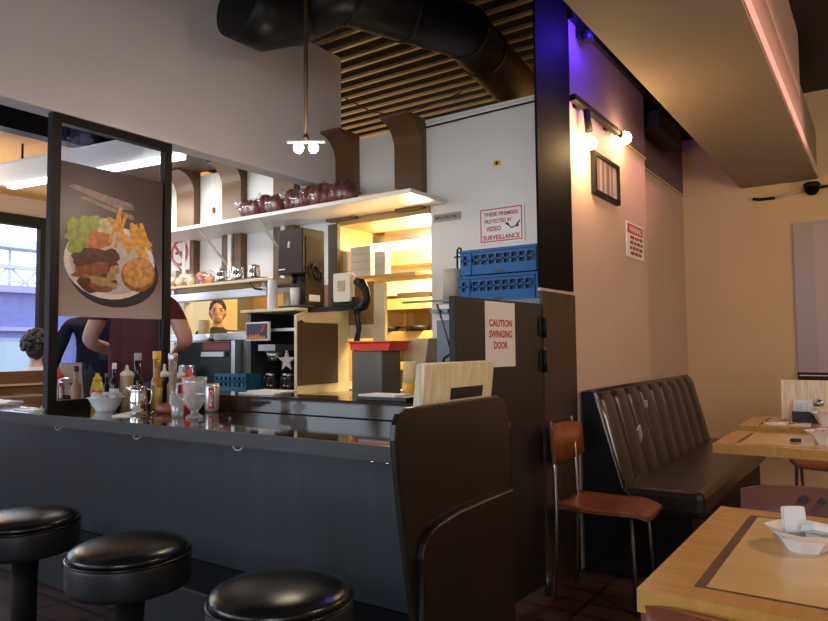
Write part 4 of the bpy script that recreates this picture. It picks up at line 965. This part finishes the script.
t = thing('hanging_strip_light', 'long white winged fluorescent fixture hanging in the window room', 'light', f0)
part('reflector_wing', MB().prism([(-.20,.10),(-.04,0),(.04,0),(.20,.10),(.20,.115),(.04,.03),(-.04,.03),(-.20,.115)], 'x', 0, Lf, 0, FM), K['paper'], t)
part('lit_tube', MB().box(.1,Lf-.05,-.03,.03,-.035,-.002,0,FM), K['tube'], t)
for s in (.25, Lf-.4): part('hanging_wire', MB().cyl(FM @ Vector((s,0,.03)), FM @ Vector((s,0,.9 if s > 1 else .34)), .009), K['black'], t)

# ================================================================== BOOTH BENCH
t = thing('booth_bench', 'long black channel-tufted vinyl bench along the booth wall', 'bench', (-1.15,4.85,0))
by0, by1 = 3.64, 5.88
part('plinth', MB().box(XW+.02,-.84,by0+.02,by1,0,.34), K['black'], t)
part('seat_cushion', MB().box(XW+.12,-.775,by0,by1,.33,.465), K['booth'], t, bevel=.035)
n = 9; yy = by0+.02; wch = (by1-by0-.04)/n
for k in range(n):
    ya = yy+k*wch; b = MB(); rings = []
    N = 10
    for j in range(13):
        s = j/12; z = .42+s*.525; xb = XW+.19-.135*s
        ring = []
        for i in range(N+1):
            a = PI*i/N; ring.append(b.bm.verts.new((xb+.055*math.sin(a)**.7*(1 if s < .92 else .75), ya+wch/2-wch/2*math.cos(a), z)))
        ring += [b.bm.verts.new((XW+.012, ya+wch, z)), b.bm.verts.new((XW+.012, ya, z))]
        rings.append(ring)
    for A_, B_ in zip(rings, rings[1:]):
        for i in range(len(A_)):
            j = (i+1) % len(A_); f = b.bm.faces.new((A_[i], A_[j], B_[j], B_[i])); f.smooth = True
    b.bm.faces.new(rings[0]); b.bm.faces.new(rings[-1][::-1])
    part('back_channel', b, K['booth'], t)
part('top_roll', MB().tube([(XW+.04,by0,.935),(XW+.04,by1,.935)], .026, 14), K['booth'], t)
part('end_cap', MB().prism([(XW+.012,0),(XW+.28,0),(XW+.28,.42),(XW+.235,.46),(XW+.09,.955),(XW+.012,.955)], 'y', by0-.03, by0+.015), mat('end_cap_vinyl', (.012,.013,.016), .25, bump=.05, bscale=150), t, bevel=.008)
part('piping', MB().tube([(XW+.245,by0-.035,.46),(XW+.20,by0-.037,.63),(XW+.15,by0-.037,.82),(XW+.095,by0-.035,.945)], .006), K['steel'], t)
for (px, py, w_, h_, a) in ((640,434,.05,.10,.6),(646,404,.03,.04,.3)):
    p = at(px, py, x=-1.235)
    part('tape_sheen_patch', MB().cbox((p.x+.0,p.y,p.z), (.012,w_,h_), 0, Matrix.Rotation(a,4,'X')), mat('silver_tape', (.42,.41,.40), .35), t)
part('tape_sheen_patch', MB().cbox((-1.03,4.25,.466), (.10,.26,.003)), mat('vinyl_highlight', (.05,.045,.038), .18), t)  # seat highlight put in as a paler, glossier patch

# ================================================================== TABLES
def table(x0, x1, y0, y1, label, z=.75):
    t = thing('dining_table', label, 'table', ((x0+x1)/2,(y0+y1)/2,0), 0)
    th = .042
    b = .085; s = .02
    part('tabletop', MB().box(x0,x0+b,y0,y1,z-th,z), K['oak'], t).data.materials[0] = K['oak']
    part('edge_rail', MB().box(x0+b,x1,y0,y0+b*.8,z-th,z), K['oakx'], t); part('edge_rail', MB().box(x0+b,x1,y1-b*.8,y1,z-th,z), K['oakx'], t)
    part('inlay_line', MB().box(x0+b,x0+b+s,y0+b*.8,y1-b*.8,z-th,z).box(x0+b+s,x1,y0+b*.8,y0+b*.8+.012,z-th,z).box(x0+b+s,x1,y1-b*.8-.012,y1-b*.8,z-th,z), K['inlay'], t)
    part('centre_panel', MB().box(x0+b+s,x1,y0+b*.8+.012,y1-b*.8-.012,z-th,z), K['tpanel'], t)
    cx, cy = (x0+x1)/2, (y0+y1)/2
    part('pedestal', MB().cyl((cx,cy,.03),(cx,cy,z-th),.045), K['black'], t)
    part('base_plate', MB().box(cx-.28,cx+.28,cy-.04,cy+.04,0,.035).box(cx-.04,cx+.04,cy-.28,cy-.04,0,.035).box(cx-.04,cx+.04,cy+.04,cy+.28,0,.035), K['black'], t)
    return t
table(-.40,.75,1.30,2.085,'nearest oak-edged dining table with pale panel and brown inlay line')
table(-.675,.42,3.38,3.95,'middle oak-edged dining table beside the black bench')
table(-.70,.38,4.20,4.80,'farthest oak-edged dining table holding the upright pale menu')
# bowls on the tables
def dish(loc, label, r=.062, h=.05, oct=True):
    t = thing('condiment_bowl', label, 'bowl', loc)
    part('bowl_body', MB().lathe([(0,0),(r*.55,0),(r*.58,.004),(r*.85,h*.7),(r*1.06,h),(r*1.12,h+.002),(r*1.0,h-.006),(r*.75,h*.55),(r*.5,.008),(0,.008)], seg=8 if oct else 28, smooth=not oct), K['white'], t, local=True)
    return t
bc = Vector((-.165,1.745,.75))
dish(bc, 'white octagonal bowl with packets on the nearest table', .072, .044)
def packet(name, label, loc, rot, sz=(.036,.005,.052), m_=None, group=None):
    b = MB(); w2, d2, h2 = sz[0]/2, sz[1]/2, sz[2]/2
    b.prism(rrect(-w2,w2,-h2,h2,.006,3), 'y', -d2, d2); b.box(-w2*.7,w2*.7,-d2-.0008,-d2,-h2*.5,h2*.35)
    bmesh.ops.transform(b.bm, matrix=Matrix.Translation(loc) @ rot, verts=b.bm.verts[:])
    return solo(name, label, 'packet', b, m_ or mat('packet_white', (.80,.83,.88), .35), loc, group=group)
RZ = Matrix.Rotation(.62, 4, 'Z')
packet('jam_packet', 'white packet standing upright in the nearest white bowl', bc+Vector((-.02,.005,.052)), RZ @ Matrix.Rotation(-.12,4,'X'), (.048,.012,.075))
packet('jam_packet', 'white packet lying across the rim of the nearest white bowl', bc+Vector((.035,-.012,.047)), RZ @ Matrix.Rotation(.25,4,'Y') @ Matrix.Rotation(1.2,4,'X'), (.07,.014,.045))
packet('jam_packet', 'dark-edged packet sunk low inside the nearest white bowl', bc+Vector((-.028,-.02,.032)), RZ @ Matrix.Rotation(1.35,4,'X'), (.05,.01,.05), mat('packet_grey', (.25,.25,.28), .4))
d2_ = Vector((-.235,3.62,.75))
dish(d2_, 'white bowl of packets on the middle table', .085, .055)
for k, (dx, dy, a) in enumerate(((-.03,-.02,.5),(.02,.02,1.3),(.0,-.04,2.2))):
    packet('jam_packet', 'small pinkish packet, %s in the bowl on the middle table' % ('left','back','front')[k], d2_+Vector((dx,dy,.058)), Matrix.Rotation(a,4,'Z') @ Matrix.Rotation(1.1,4,'X'), (.045,.008,.05), mat('packet_pink', (.75,.6,.6), .4))
solo('small_dark_lid', 'small dark lid beside the bowl on the middle table', 'lid', MB().lathe([(0,0),(.022,0),(.022,.012),(0,.014)], (d2_.x-.13,d2_.y+.02,.75), 16), K['sblack'], (d2_.x-.13,d2_.y+.02,.75))
d3 = Vector((-.275,4.42,.75))
dish(d3, 'white bowl of packets on the farthest table beside the black caddy', .085, .07)
for k, (dx, dy, a) in enumerate(((-.03,-.02,.4),(.03,.0,1.5))):
    packet('jam_packet', 'small red-marked packet, %s in the bowl on the farthest table' % ('left','right')[k], d3+Vector((dx,dy,.072)), Matrix.Rotation(a,4,'Z') @ Matrix.Rotation(1.0,4,'X'), (.05,.008,.05), mat('packet_rose', (.75,.55,.53), .4))
# caddy with sugar packets, shaker
t = thing('sugar_caddy', 'black caddy of white sugar packets on the farthest table', 'caddy', (-.40,4.55,.75))
part('caddy_box', MB().box(-.465,-.30,4.50,4.62,.75,.755).box(-.465,-.30,4.50,4.506,.755,.815).box(-.465,-.30,4.614,4.62,.755,.815).box(-.465,-.459,4.506,4.614,.755,.815).box(-.306,-.30,4.506,4.614,.755,.815), K['sblack'], t)
rr = random.Random(8)
for k in range(6):
    packet('sugar_packet', 'white sugar packet standing in the black caddy', Vector((-.435+.016*k+rr.uniform(-.004,.004),4.56,.83+rr.uniform(0,.012))), Matrix.Rotation(rr.uniform(-.3,.3)+.6,4,'Z') @ Matrix.Rotation(rr.uniform(-.15,.15),4,'Y'), (.05,.006,.07), None, 'sugar packets in the caddy')
t = thing('sugar_shaker', 'glass shaker with a metal lid beside the sugar packets', 'shaker', (-.335,4.56,.755))
part('shaker_body', MB().lathe([(0,0),(.028,0),(.03,.01),(.027,.095)], seg=18), mat('shaker_glass', (.55,.50,.40), .15), t, local=True)
part('shaker_lid', MB().lathe([(.029,.093),(.03,.112),(.02,.125),(0,.128)], seg=18), K['steel'], t, local=True)
t = thing('menu_card', 'upright pale ribbed menu on the farthest table', 'menu', (-.3,4.68,.75))
part('menu_board', MB().box(-.30,.0,-.012,.012,0,.235,0,Matrix.Translation((-.235,4.66,.752)) @ Matrix.Rotation(-.06,4,'X')), K['menu'], t, bevel=.003)
for k, (x, y, lb) in enumerate(((-.53,4.42,'left'),(-.415,4.40,'right'))):
    solo('paper_napkin', 'white napkin, %s one of two on the farthest table' % lb, 'napkin', MB().box(-.05,.05,-.05,.05,0,.006), K['paper'], (x,y,.75), rz=.0, local=True)
    fork('dinner_fork', 'fork on the %s napkin of the farthest table' % lb, 'fork', (x,y,.7562), .9+k*.2)

# ================================================================== CHAIRS
def chair(loc, rz, label, seatm, backm, holes=False, top=.80, post=.78, pr=.0105):
    """seat toward +x of the thing, back rest at x=-.2"""
    t = thing('plywood_chair', label, 'chair', loc, rz, None)
    b = MB(); n = 9; grid = []
    out = []
    for i in range(13):
        u = i/12; x = -.20+.42*u; wv = .195*(1-.25*max(0,u-.75)/.25*1.0)*(.82+.18*min(1,u*3))
        row = []
        for j in range(9):
            v = -1+2*j/8; z = .452+.010*v*v - .012*math.sin(u*PI)-.030*max(0,(u-.72)/.28)**2
            row.append((x, v*wv, z))
        out.append(row)
    T = [[b.bm.verts.new(p) for p in row] for row in out]; Bt = [[b.bm.verts.new((p[0],p[1],p[2]-.016)) for p in row] for row in out]
    for i in range(12):
        for j in range(8):
            f = b.bm.faces.new((T[i][j],T[i+1][j],T[i+1][j+1],T[i][j+1])); f.smooth = True
            f = b.bm.faces.new((Bt[i][j],Bt[i][j+1],Bt[i+1][j+1],Bt[i+1][j])); f.smooth = True
    for i in range(12):
        for j in (0, 8): b.bm.faces.new((T[i][j],T[i+1][j],Bt[i+1][j],Bt[i][j]))
    for j in range(8):
        for i in (0, 12): b.bm.faces.new((T[i][j],T[i][j+1],Bt[i][j+1],Bt[i][j]))
    part('seat', b, seatm, t, local=True)
    b = MB(); A = []; n = 16
    for i in range(n+1):
        s = -1+2*i/n; y = s*.205; x = -.232-.0+.05*s*s; zt = top-.014*s**4-.008; zb = top-.20+.03*s**4
        A.append([b.bm.verts.new(q) for q in ((x-.007,y,zb),(x+.007,y,zb),(x+.007-.012,y,zt),(x-.007-.012,y,zt))])
    for P_, Q_ in zip(A, A[1:]):
        for k in range(4):
            f = b.bm.faces.new((P_[k],P_[(k+1)%4],Q_[(k+1)%4],Q_[k])); f.smooth = k in (1,3)
    b.bm.faces.new(A[0][::-1]); b.bm.faces.new(A[-1])
    bk = part('backrest', b, backm, t, local=True)
    if holes:
        for y in (-.002,-.047):
            part('grip_hole', MB().cyl((-.253,y,.757),(-.222,y,.757),.012 if y < -.03 else .009,seg=16), K['sblack'], bk, local=True)
    for s in (-1, 1):
        part('back_post', MB().tube([(-.215,s*.15,.0),(-.20,s*.155,.43),(-.205,s*.15,.60),(-.225,s*.15,post)], pr), K['steel'], t, local=True)
        part('front_leg', MB().tube([(.17,s*.16,.0),(.15,s*.15,.435)], .0105), K['dsteel'], t, local=True)
        part('seat_rail', MB().tube([(-.20,s*.155,.43),(.15,s*.15,.432)], .009), K['steel'], t, local=True)
    return t
chair((-1.135,3.27,0), .04, 'orange-brown plywood chair standing against the end of the black bench', K['chairwood'], K['chairwood'], top=.825, post=.84, pr=.011)
chair((-.165,2.03,0), -PI/2, 'dark red plywood chair with two grip holes behind the nearest table', K['chairwood'], K['chairback'], True)
chair((-.19,1.505,0), PI/2, 'red-brown plywood chair tucked under the front of the nearest table', K['chairwood'], mat('chair_red', (.26,.07,.03), .3, var=.2), top=.742, post=.70)
chair((-.36,5.22,0), -PI/2, 'red-brown plywood chair behind the farthest table near the end wall', K['chairwood'], K['chairwood'])

# ================================================================== WINDOW SIDE
t = thing('wooden_booth', 'brown wooden booth back with a pale strip beyond the counter end', 'booth', (-5.5,2.9,0))
part('booth_back', MB().box(-5.50,-5.40,2.33,3.6,0,1.055), mat('booth_walnut', (.20,.085,.035), .4, var=.3, vscale=4), t, bevel=.006)
part('pale_strip', MB().box(-5.40,-5.392,2.33,3.6,.945,.96), mat('strip_gold', (.6,.45,.28), .4), t)
part('end_post', MB().box(-5.50,-5.385,2.26,2.33,0,1.14), mat('post_tan', (.55,.36,.18), .45), t)
# what stands outside
struct('ground', MB().box(-60,-9,-25,45,-.4,-.3), mat('asphalt', (.16,.16,.17), .9))
t = thing('blue_building', 'blue painted building across the street seen through the window', 'building', (-18,8,-.3))
b = MB().box(-22,-18,-6,24,-.3,2.75)
part('facade', b, mat('street_blue', (.20,.24,.62), .7, var=.1), t)
for k in range(7):
    y0 = -2+k*3.0
    wf = part('shop_window', MB().box(-18.0,-17.94,y0,y0+1.9,.2,1.55), mat('street_frame', (.35,.45,.70), .5), t)
    part('pane', MB().box(-17.94,-17.93,y0+.12,y0+.9,.3,1.45).box(-17.94,-17.93,y0+1.0,y0+1.78,.3,1.45), mat('street_pane', (.45,.62,.75), .2), wf)
part('cornice', MB().box(-18.1,-17.85,-6,24,1.72,1.82).box(-18.1,-17.8,-6,24,2.68,2.85), mat('street_cornice', (.40,.42,.72), .6), t)
t = thing('railway_bridge', 'white lattice railway bridge over the street outside the window', 'bridge', (-20,8,2.8))
bw = mat('bridge_white', (.72,.76,.84), .6)
zb_, zt_, zr_ = at(20,297,x=-23.2).z, at(20,267,x=-23.2).z, at(20,250,x=-23.2).z
part('deck_girder', MB().box(-23.5,-23,-6,30,zb_-.25,zb_), bw, t)
part('top_chord', MB().box(-23.3,-23.1,-6,30,zt_-.08,zt_+.04), bw, t)
part('mid_rail', MB().box(-23.25,-23.15,-6,30,(zb_+zt_)/2-.03,(zb_+zt_)/2+.03), bw, t)
part('canopy', MB().box(-23.6,-22.8,-6,30,zr_,zr_+.3), mat('canopy_pale', (.80,.84,.90), .6), t)
b = MB(); y = -5; st_ = (zt_-zb_)
while y < 29:
    b.tube([(-23.2,y,zb_),(-23.2,y+st_,zt_)], .04, 6).tube([(-23.2,y+st_,zb_),(-23.2,y,zt_)], .04, 6).tube([(-23.2,y,zb_),(-23.2,y,zr_)], .05, 6); y += st_
part('lattice', b, bw, t)
b = MB()
for k in range(9): b.box(-22.8,-22.6,-4+k*3.6,-3.8+k*3.6,-.3,zb_)
part('columns', b, bw, t)

# ================================================================== PEOPLE
def figure(name, label, loc, rz, J, E, zones, hair=None, face='skin', head=None, hs=1.0, cuts=()):
    """J: joint -> (x,y,z,r); E: edges; zones: function of a face centre -> material index; one skinned surface per body"""
    me = bpy.data.meshes.new('body'); ks = list(J)
    me.from_pydata([J[k][:3] for k in ks], [(ks.index(a), ks.index(b)) for a, b in E], [])
    o = bpy.data.objects.new('body', me); C.objects.link(o)
    sk = o.modifiers.new('skin', 'SKIN'); sk.use_smooth_shade = True
    for i, k in enumerate(ks):
        rr_ = J[k][3]; me.skin_vertices[0].data[i].radius = rr_ if isinstance(rr_, tuple) else (rr_, rr_)
        me.skin_vertices[0].data[i].use_root = (i == 0)
    ss = o.modifiers.new('sub', 'SUBSURF'); ss.levels = 2; ss.render_levels = 2
    dg = bpy.context.evaluated_depsgraph_get(); dg.update()
    bm = bmesh.new(); bm.from_mesh(bpy.data.meshes.new_from_object(o.evaluated_get(dg)))
    bpy.data.objects.remove(o); bpy.data.meshes.remove(me)
    for co, no in cuts: bmesh.ops.bisect_plane(bm, geom=bm.verts[:]+bm.edges[:]+bm.faces[:], plane_co=co, plane_no=no)
    mb = MB(); mb.bm.free(); mb.bm = bm
    for f in bm.faces: f.smooth = True; f.material_index = zones(f.calc_center_median())
    # head: skull, jaw, nose, ears, eyes, mouth   (faces +y)
    hx, hy, hz = head
    mb.ball((hx,hy,hz+.02*hs), (.075*hs,.094*hs,.108*hs), 0, 20, 14)
    mb.ball((hx,hy+.025*hs,hz-.055*hs), (.056*hs,.065*hs,.062*hs), 0, 18, 12)
    mb.ball((hx,hy+.095*hs,hz-.018*hs), (.013*hs,.020*hs,.024*hs), 0, 10, 8)
    mb.tube([(hx,hy+.085*hs,hz+.012*hs),(hx,hy+.100*hs,hz-.014*hs)], .010*hs, 8, 0)
    for s in (-1, 1):
        mb.ball((hx+s*.077*hs,hy-.005*hs,hz-.005*hs), (.012*hs,.022*hs,.032*hs), 0, 10, 8)
        mb.ball((hx+s*.031*hs,hy+.080*hs,hz+.014*hs), (.014*hs,.010*hs,.008*hs), 3, 10, 8)
        mb.tube([(hx+s*.014*hs,hy+.090*hs,hz+.034*hs),(hx+s*.046*hs,hy+.080*hs,hz+.034*hs)], .005*hs, 6, 3)
    mb.ball((hx,hy+.086*hs,hz-.060*hs), (.024*hs,.008*hs,.007*hs), 4, 12, 8)
    # hands
    for w, e in (('wristL','elbowL'),('wristR','elbowR')):
        if w not in J: continue
        W_ = Vector(J[w][:3]); dv = (W_-Vector(J[e][:3])).normalized(); side = dv.cross(Vector((0,0,1)))
        side = side.normalized() if side.length > .1 else Vector((1,0,0)); nrm_ = side.cross(dv).normalized()
        sg = -1 if w.endswith('L') else 1
        R = Matrix((side, dv, nrm_)).transposed().to_4x4()
        mb.ball(W_+dv*.05, (.040,.052,.016), 0, 14, 10, M=R)
        for k, L_ in enumerate((.066,.076,.072,.056)):
            a = W_+dv*.085+side*((k-1.5)*.020); mb.tube([a, a+dv*L_*.45-nrm_*.008, a+dv*L_*.75-nrm_*.024, a+dv*L_*.9-nrm_*.042], [.0095,.009,.008,.006], 8, 0)
        a = W_+dv*.03-side*sg*.034; mb.tube([a, a+dv*.035-side*sg*.022-nrm_*.01, a+dv*.06-side*sg*.02-nrm_*.022], [.012,.010,.007], 8, 0)
    return mb
EDG = [('pelvis','waist'),('waist','chest'),('chest','neckbase'),('neckbase','neck'),('neck','crown'),('chest','shL'),('shL','elbowL'),('elbowL','wristL'),('chest','shR'),('shR','elbowR'),('elbowR','wristR'),
       ('pelvis','hipL'),('hipL','kneeL'),('kneeL','ankleL'),('ankleL','toeL'),('pelvis','hipR'),('hipR','kneeR'),('kneeR','ankleR'),('ankleR','toeR')]
def standing(s=1.0, wide=1.0, arms='bent'):
    J = {'pelvis':(0,0,.98,(.155*wide,.12)),'waist':(0,.0,1.12,(.150*wide,.115)),'chest':(0,.0,1.32,(.165*wide,.12)),'neckbase':(0,-.01,1.47,(.075,.07)),'neck':(0,.005,1.54,.052),'crown':(0,.01,1.60,.05),
     'shL':(-.19*wide,-.005,1.42,.062),'shR':(.19*wide,-.005,1.42,.062),
     'elbowL':(-.285*wide,-.02,1.15,.050),'elbowR':(.285*wide,-.02,1.15,.050),
     'hipL':(-.09,0,.88,.095),'hipR':(.09,0,.88,.095),'kneeL':(-.10,.01,.49,.062),'kneeR':(.10,.01,.49,.062),'ankleL':(-.10,-.02,.075,.042),'ankleR':(.10,-.02,.075,.042),'toeL':(-.11,.14,.04,.034),'toeR':(.11,.14,.04,.034)}
    if arms == 'bent': J.update({'wristL':(-.20*wide,.20,1.08,.032),'wristR':(.20*wide,.20,1.08,.032)})
    else: J.update({'wristL':(-.29*wide,.10,.90,.032),'wristR':(.29*wide,.10,.90,.032)})
    return {k: tuple(q*s for q in v[:3])+(v[3],) for k, v in J.items()}
def hairmesh(head, hs=1, curl=False, seed=1):
    hx, hy, hz = head; b = MB(); rr = random.Random(seed)
    b.ball((hx,hy-.014*hs,hz+.042*hs), (.084*hs,.098*hs,.098*hs), 0, 20, 14, .06, 10)
    b.ball((hx,hy-.05*hs,hz-.01*hs), (.078*hs,.062*hs,.085*hs), 0, 16, 10, .08, 10)
    if curl:
        for k in range(150):
            a = rr.uniform(0,2*PI); e = math.asin(rr.uniform(-.45,1))
            p = Vector((math.cos(a)*math.cos(e)*.098, math.sin(a)*math.cos(e)*.108-.016, math.sin(e)*.115+.03))
            if p.y > .05 and p.z < .06: continue
            b.ball(Vector(head)+p*hs, .021*hs*rr.uniform(.7,1.2), 0, 7, 5, .3)
    return b
# server in maroon behind the divider
def seg_d(p, a, b):
    a = Vector(a[:3]); b = Vector(b[:3]); d = b-a; u = max(0, min(1, (p-a).dot(d)/d.length_squared)); return (p-(a+d*u)).length
def on_arm(c, J):
    p = Vector(c); da = min(seg_d(p, J[a], J[b])/(J[a][3]+.004) for a, b in (('shL','elbowL'),('elbowL','wristL'),('shR','elbowR'),('elbowR','wristR')))
    return da < min(seg_d(p, J['pelvis'], J['waist']), seg_d(p, J['waist'], J['chest']))/.15
J = standing(1.07, 1.0); head = (0,.015,1.765)
for k_, rx_ in (('pelvis',.20),('waist',.195),('chest',.20)): J[k_] = J[k_][:3]+((rx_,.135),)
for k_ in ('elbowL','elbowR'): J[k_] = (J[k_][0]*1.02, -.02, 1.26, .054)
for k_, x_ in (('wristL',-.17),('wristR',.17)): J[k_] = (x_, .25, 1.17, .033)
JS = dict(J)
def z_server(c):
    if c.z < 1.40 and c.z > 1.02 and on_arm(c, JS): return 0
    if c.z > 1.595: return 0
    if c.z < .10: return 5
    return 1 if c.z > 1.0 else 2
t = thing('person', 'person in a dark maroon T-shirt and jeans standing behind the divider frame', 'person', (-4.02,2.66,0), math.radians(40))
cz = lambda *zs: [((0,0,z),(0,0,1)) for z in zs]
part('body', figure('person','',None,0,J,EDG,z_server,head=head,cuts=cz(1.40,1.595,1.0,.10)), [K['skin'],K['maroon'],K['jeans'],K['eye'],K['lipc'],K['shoe']], t, local=True)
part('hair', hairmesh(head), K['hair'], t, local=True)
# person in navy further back
J = standing(1.0, 1.05, 'down'); head = (0,.015,1.66)
def z_navy(c):
    if c.z > 1.50: return 0
    if c.z < .93 and abs(c.x) > .24: return 0
    return 5 if c.z < .10 else (1 if c.z > .86 else 2)
t = thing('person', 'person in dark navy clothes beyond the divider, left of the maroon shirt', 'person', (-5.1,3.02,0), math.radians(60))
part('body', figure('person','',None,0,J,EDG,z_navy,head=head,cuts=cz(1.50,.93,.86,.10)), [K['skin'],K['navy'],K['navy'],K['eye'],K['lipc'],K['shoe']], t, local=True)
part('hair', hairmesh(head), K['hair'], t, local=True)
# cook in the kitchen, facing the room
J = standing(.95, 1.0); head = (0,.02,1.58)
def z_cook(c):
    if c.z > 1.43 or (abs(c.x) > .25 and c.z < 1.10) or (c.y > .10 and .95 < c.z < 1.10): return 0
    return 5 if c.z < .10 else (1 if c.z > .86 else 2)
t = thing('person', 'cook in a dark shirt looking out through the far kitchen pass-through', 'person', (-5.60,4.60,0), math.radians(231))
part('body', figure('person','',None,0,J,EDG,z_cook,head=head,cuts=cz(1.43,1.10,.95,.86,.10)), [K['skin2'],K['dshirt'],K['navy'],K['eye'],K['lipc'],K['shoe']], t, local=True)
part('hair', hairmesh(head, 1.0, False, 3), K['hair'], t, local=True)
t.location.z = -.0
# seated customer with curly hair by the window
J = {'pelvis':(0,0,.56,(.15,.13)),'waist':(0,.0,.70,(.14,.11)),'chest':(0,.02,.90,(.155,.115)),'neckbase':(0,.02,1.04,(.07,.065)),'neck':(0,.03,1.10,.05),'crown':(0,.04,1.16,.05),
 'shL':(-.18,.015,.99,.06),'shR':(.18,.015,.99,.06),'elbowL':(-.25,.10,.76,.046),'elbowR':(.25,.10,.76,.046),'wristL':(-.16,.33,.80,.031),'wristR':(.16,.33,.80,.031),
 'hipL':(-.10,.06,.54,.09),'hipR':(.10,.06,.54,.09),'kneeL':(-.12,.45,.52,.06),'kneeR':(.12,.45,.52,.06),'ankleL':(-.12,.42,.08,.04),'ankleR':(.12,.42,.08,.04),'toeL':(-.12,.57,.04,.034),'toeR':(.12,.57,.04,.034)}
head = (0,.045,1.235)
def z_cust(c):
    if c.z > 1.07 or (c.y > .20 and c.z > .72): return 0
    return 5 if c.z < .10 else (1 if c.z > .62 and c.y < .3 else 2)
t = thing('person', 'seated customer with curly dark hair and pale blue shirt by the window', 'person', (-6.05,3.02,0), math.radians(60))
part('body', figure('person','',None,0,J,EDG,z_cust,head=head,cuts=cz(1.07,.72,.62,.10)+[((0,.2,0),(0,1,0)),((0,.3,0),(0,1,0))]), [K['skin'],K['wshirt'],K['jeans'],K['eye'],K['lipc'],K['shoe']], t, local=True)
part('hair', hairmesh(head, 1.05, True, 4), K['hair'], t, local=True)
solo('wooden_bench', 'dark wooden bench under the curly-haired customer', 'bench', MB().box(-.35,.35,-.28,.25,0,.43), mat('booth_walnut', (.2,.085,.035)), (-6.05,3.02,0), rz=math.radians(60), local=True)

# ================================================================== LIGHT
w = bpy.data.worlds.new('World'); bpy.context.scene.world = w; w.use_nodes = True
bg = w.node_tree.nodes['Background']; bg.inputs[0].default_value = (.86,.92,1,1); bg.inputs[1].default_value = 2.2
def lamp(kind, name, loc, power, col=(1,1,1), size=.1, to=None, sy=None, spot=None, blend=.5):
    d = bpy.data.lights.new(name, kind); d.energy = power; d.color = col
    if kind == 'AREA':
        d.size = size; d.shape = 'RECTANGLE'; d.size_y = sy or size
    else: d.shadow_soft_size = size
    if spot: d.spot_size = math.radians(spot); d.spot_blend = blend
    o = bpy.data.objects.new(name, d); C.objects.link(o); o.location = loc
    if to is not None: o.rotation_euler = (Vector(to)-Vector(loc)).to_track_quat('-Z','Y').to_euler()
    return o
WARM = (1,.66,.34); COOL = (.72,.84,1)
lamp('AREA','daylight_front',(-6.4,-3.45,1.75),110,COOL,3.6,(-4.6,2,.8),1.9)
lamp('AREA','added_cool_fill',(2.0,-3.45,1.75),72,(.80,.86,1),2.0,(-2.5,2,2.2),1.9)  # cool fill added to brighten the bulkhead, no known source there
lamp('AREA','daylight_left',(-7.85,3.6,1.65),60,COOL,6.5,(0,3.6,1.3),1.9)
lamp('POINT','bulb_light_wall',L1+Vector((.05,0,-.03)),14,(1,.62,.28),.04)
lamp('POINT','bulb_light_wall',L2+Vector((.06,0,0)),5,(1,.62,.28),.04)
lamp('POINT','pendant_light',pc+Vector((0,0,-.09)),12,(1,.82,.6),.06)
lamp('AREA','kitchen_strip',(-2.6,4.55,2.0),66,(1,.80,.46),1.0,(-2.7,4.9,1.2),.2)
lamp('POINT','kitchen_bulb',(-4.7,4.75,2.25),60,(1,.78,.45),.15)
lamp('POINT','kitchen_bulb',(-2.9,4.35,2.0),30,(1,.82,.50),.10)
lamp('POINT','kitchen_bulb',(-2.2,5.5,2.75),16,(1,.72,.36),.15)
lamp('AREA','staff_strip',(-4.9,2.95,2.55),36,(1,.95,.87),2.0,(-4.3,3.6,0),.2)
lamp('POINT','table_lamp_light',(1.0,4.8,1.75),38,(1,.72,.40),.12)
lamp('POINT','table_lamp_light',(.8,1.9,2.1),40,(1,.74,.44),.12)
lamp('POINT','blue_spot_light',(XW+.17,3.60,2.93),17,(.08,.03,1),.05)
pn = lamp('AREA','pink_neon',(.35,3.0,2.64),10,(1,.42,.40),5.0,(-.42,3.0,2.64),.05); pn.data.spread = math.radians(50)
lamp('POINT','window_room_bulb',(-6.8,2.6,2.3),26,(1,.72,.4),.15)
vs = bpy.context.scene.view_settings
bpy.context.scene.display_settings.display_device = 'sRGB'
vs.view_transform = 'Standard'; vs.look = 'None'; vs.gamma = 1; vs.exposure = 0; vs.use_curve_mapping = False
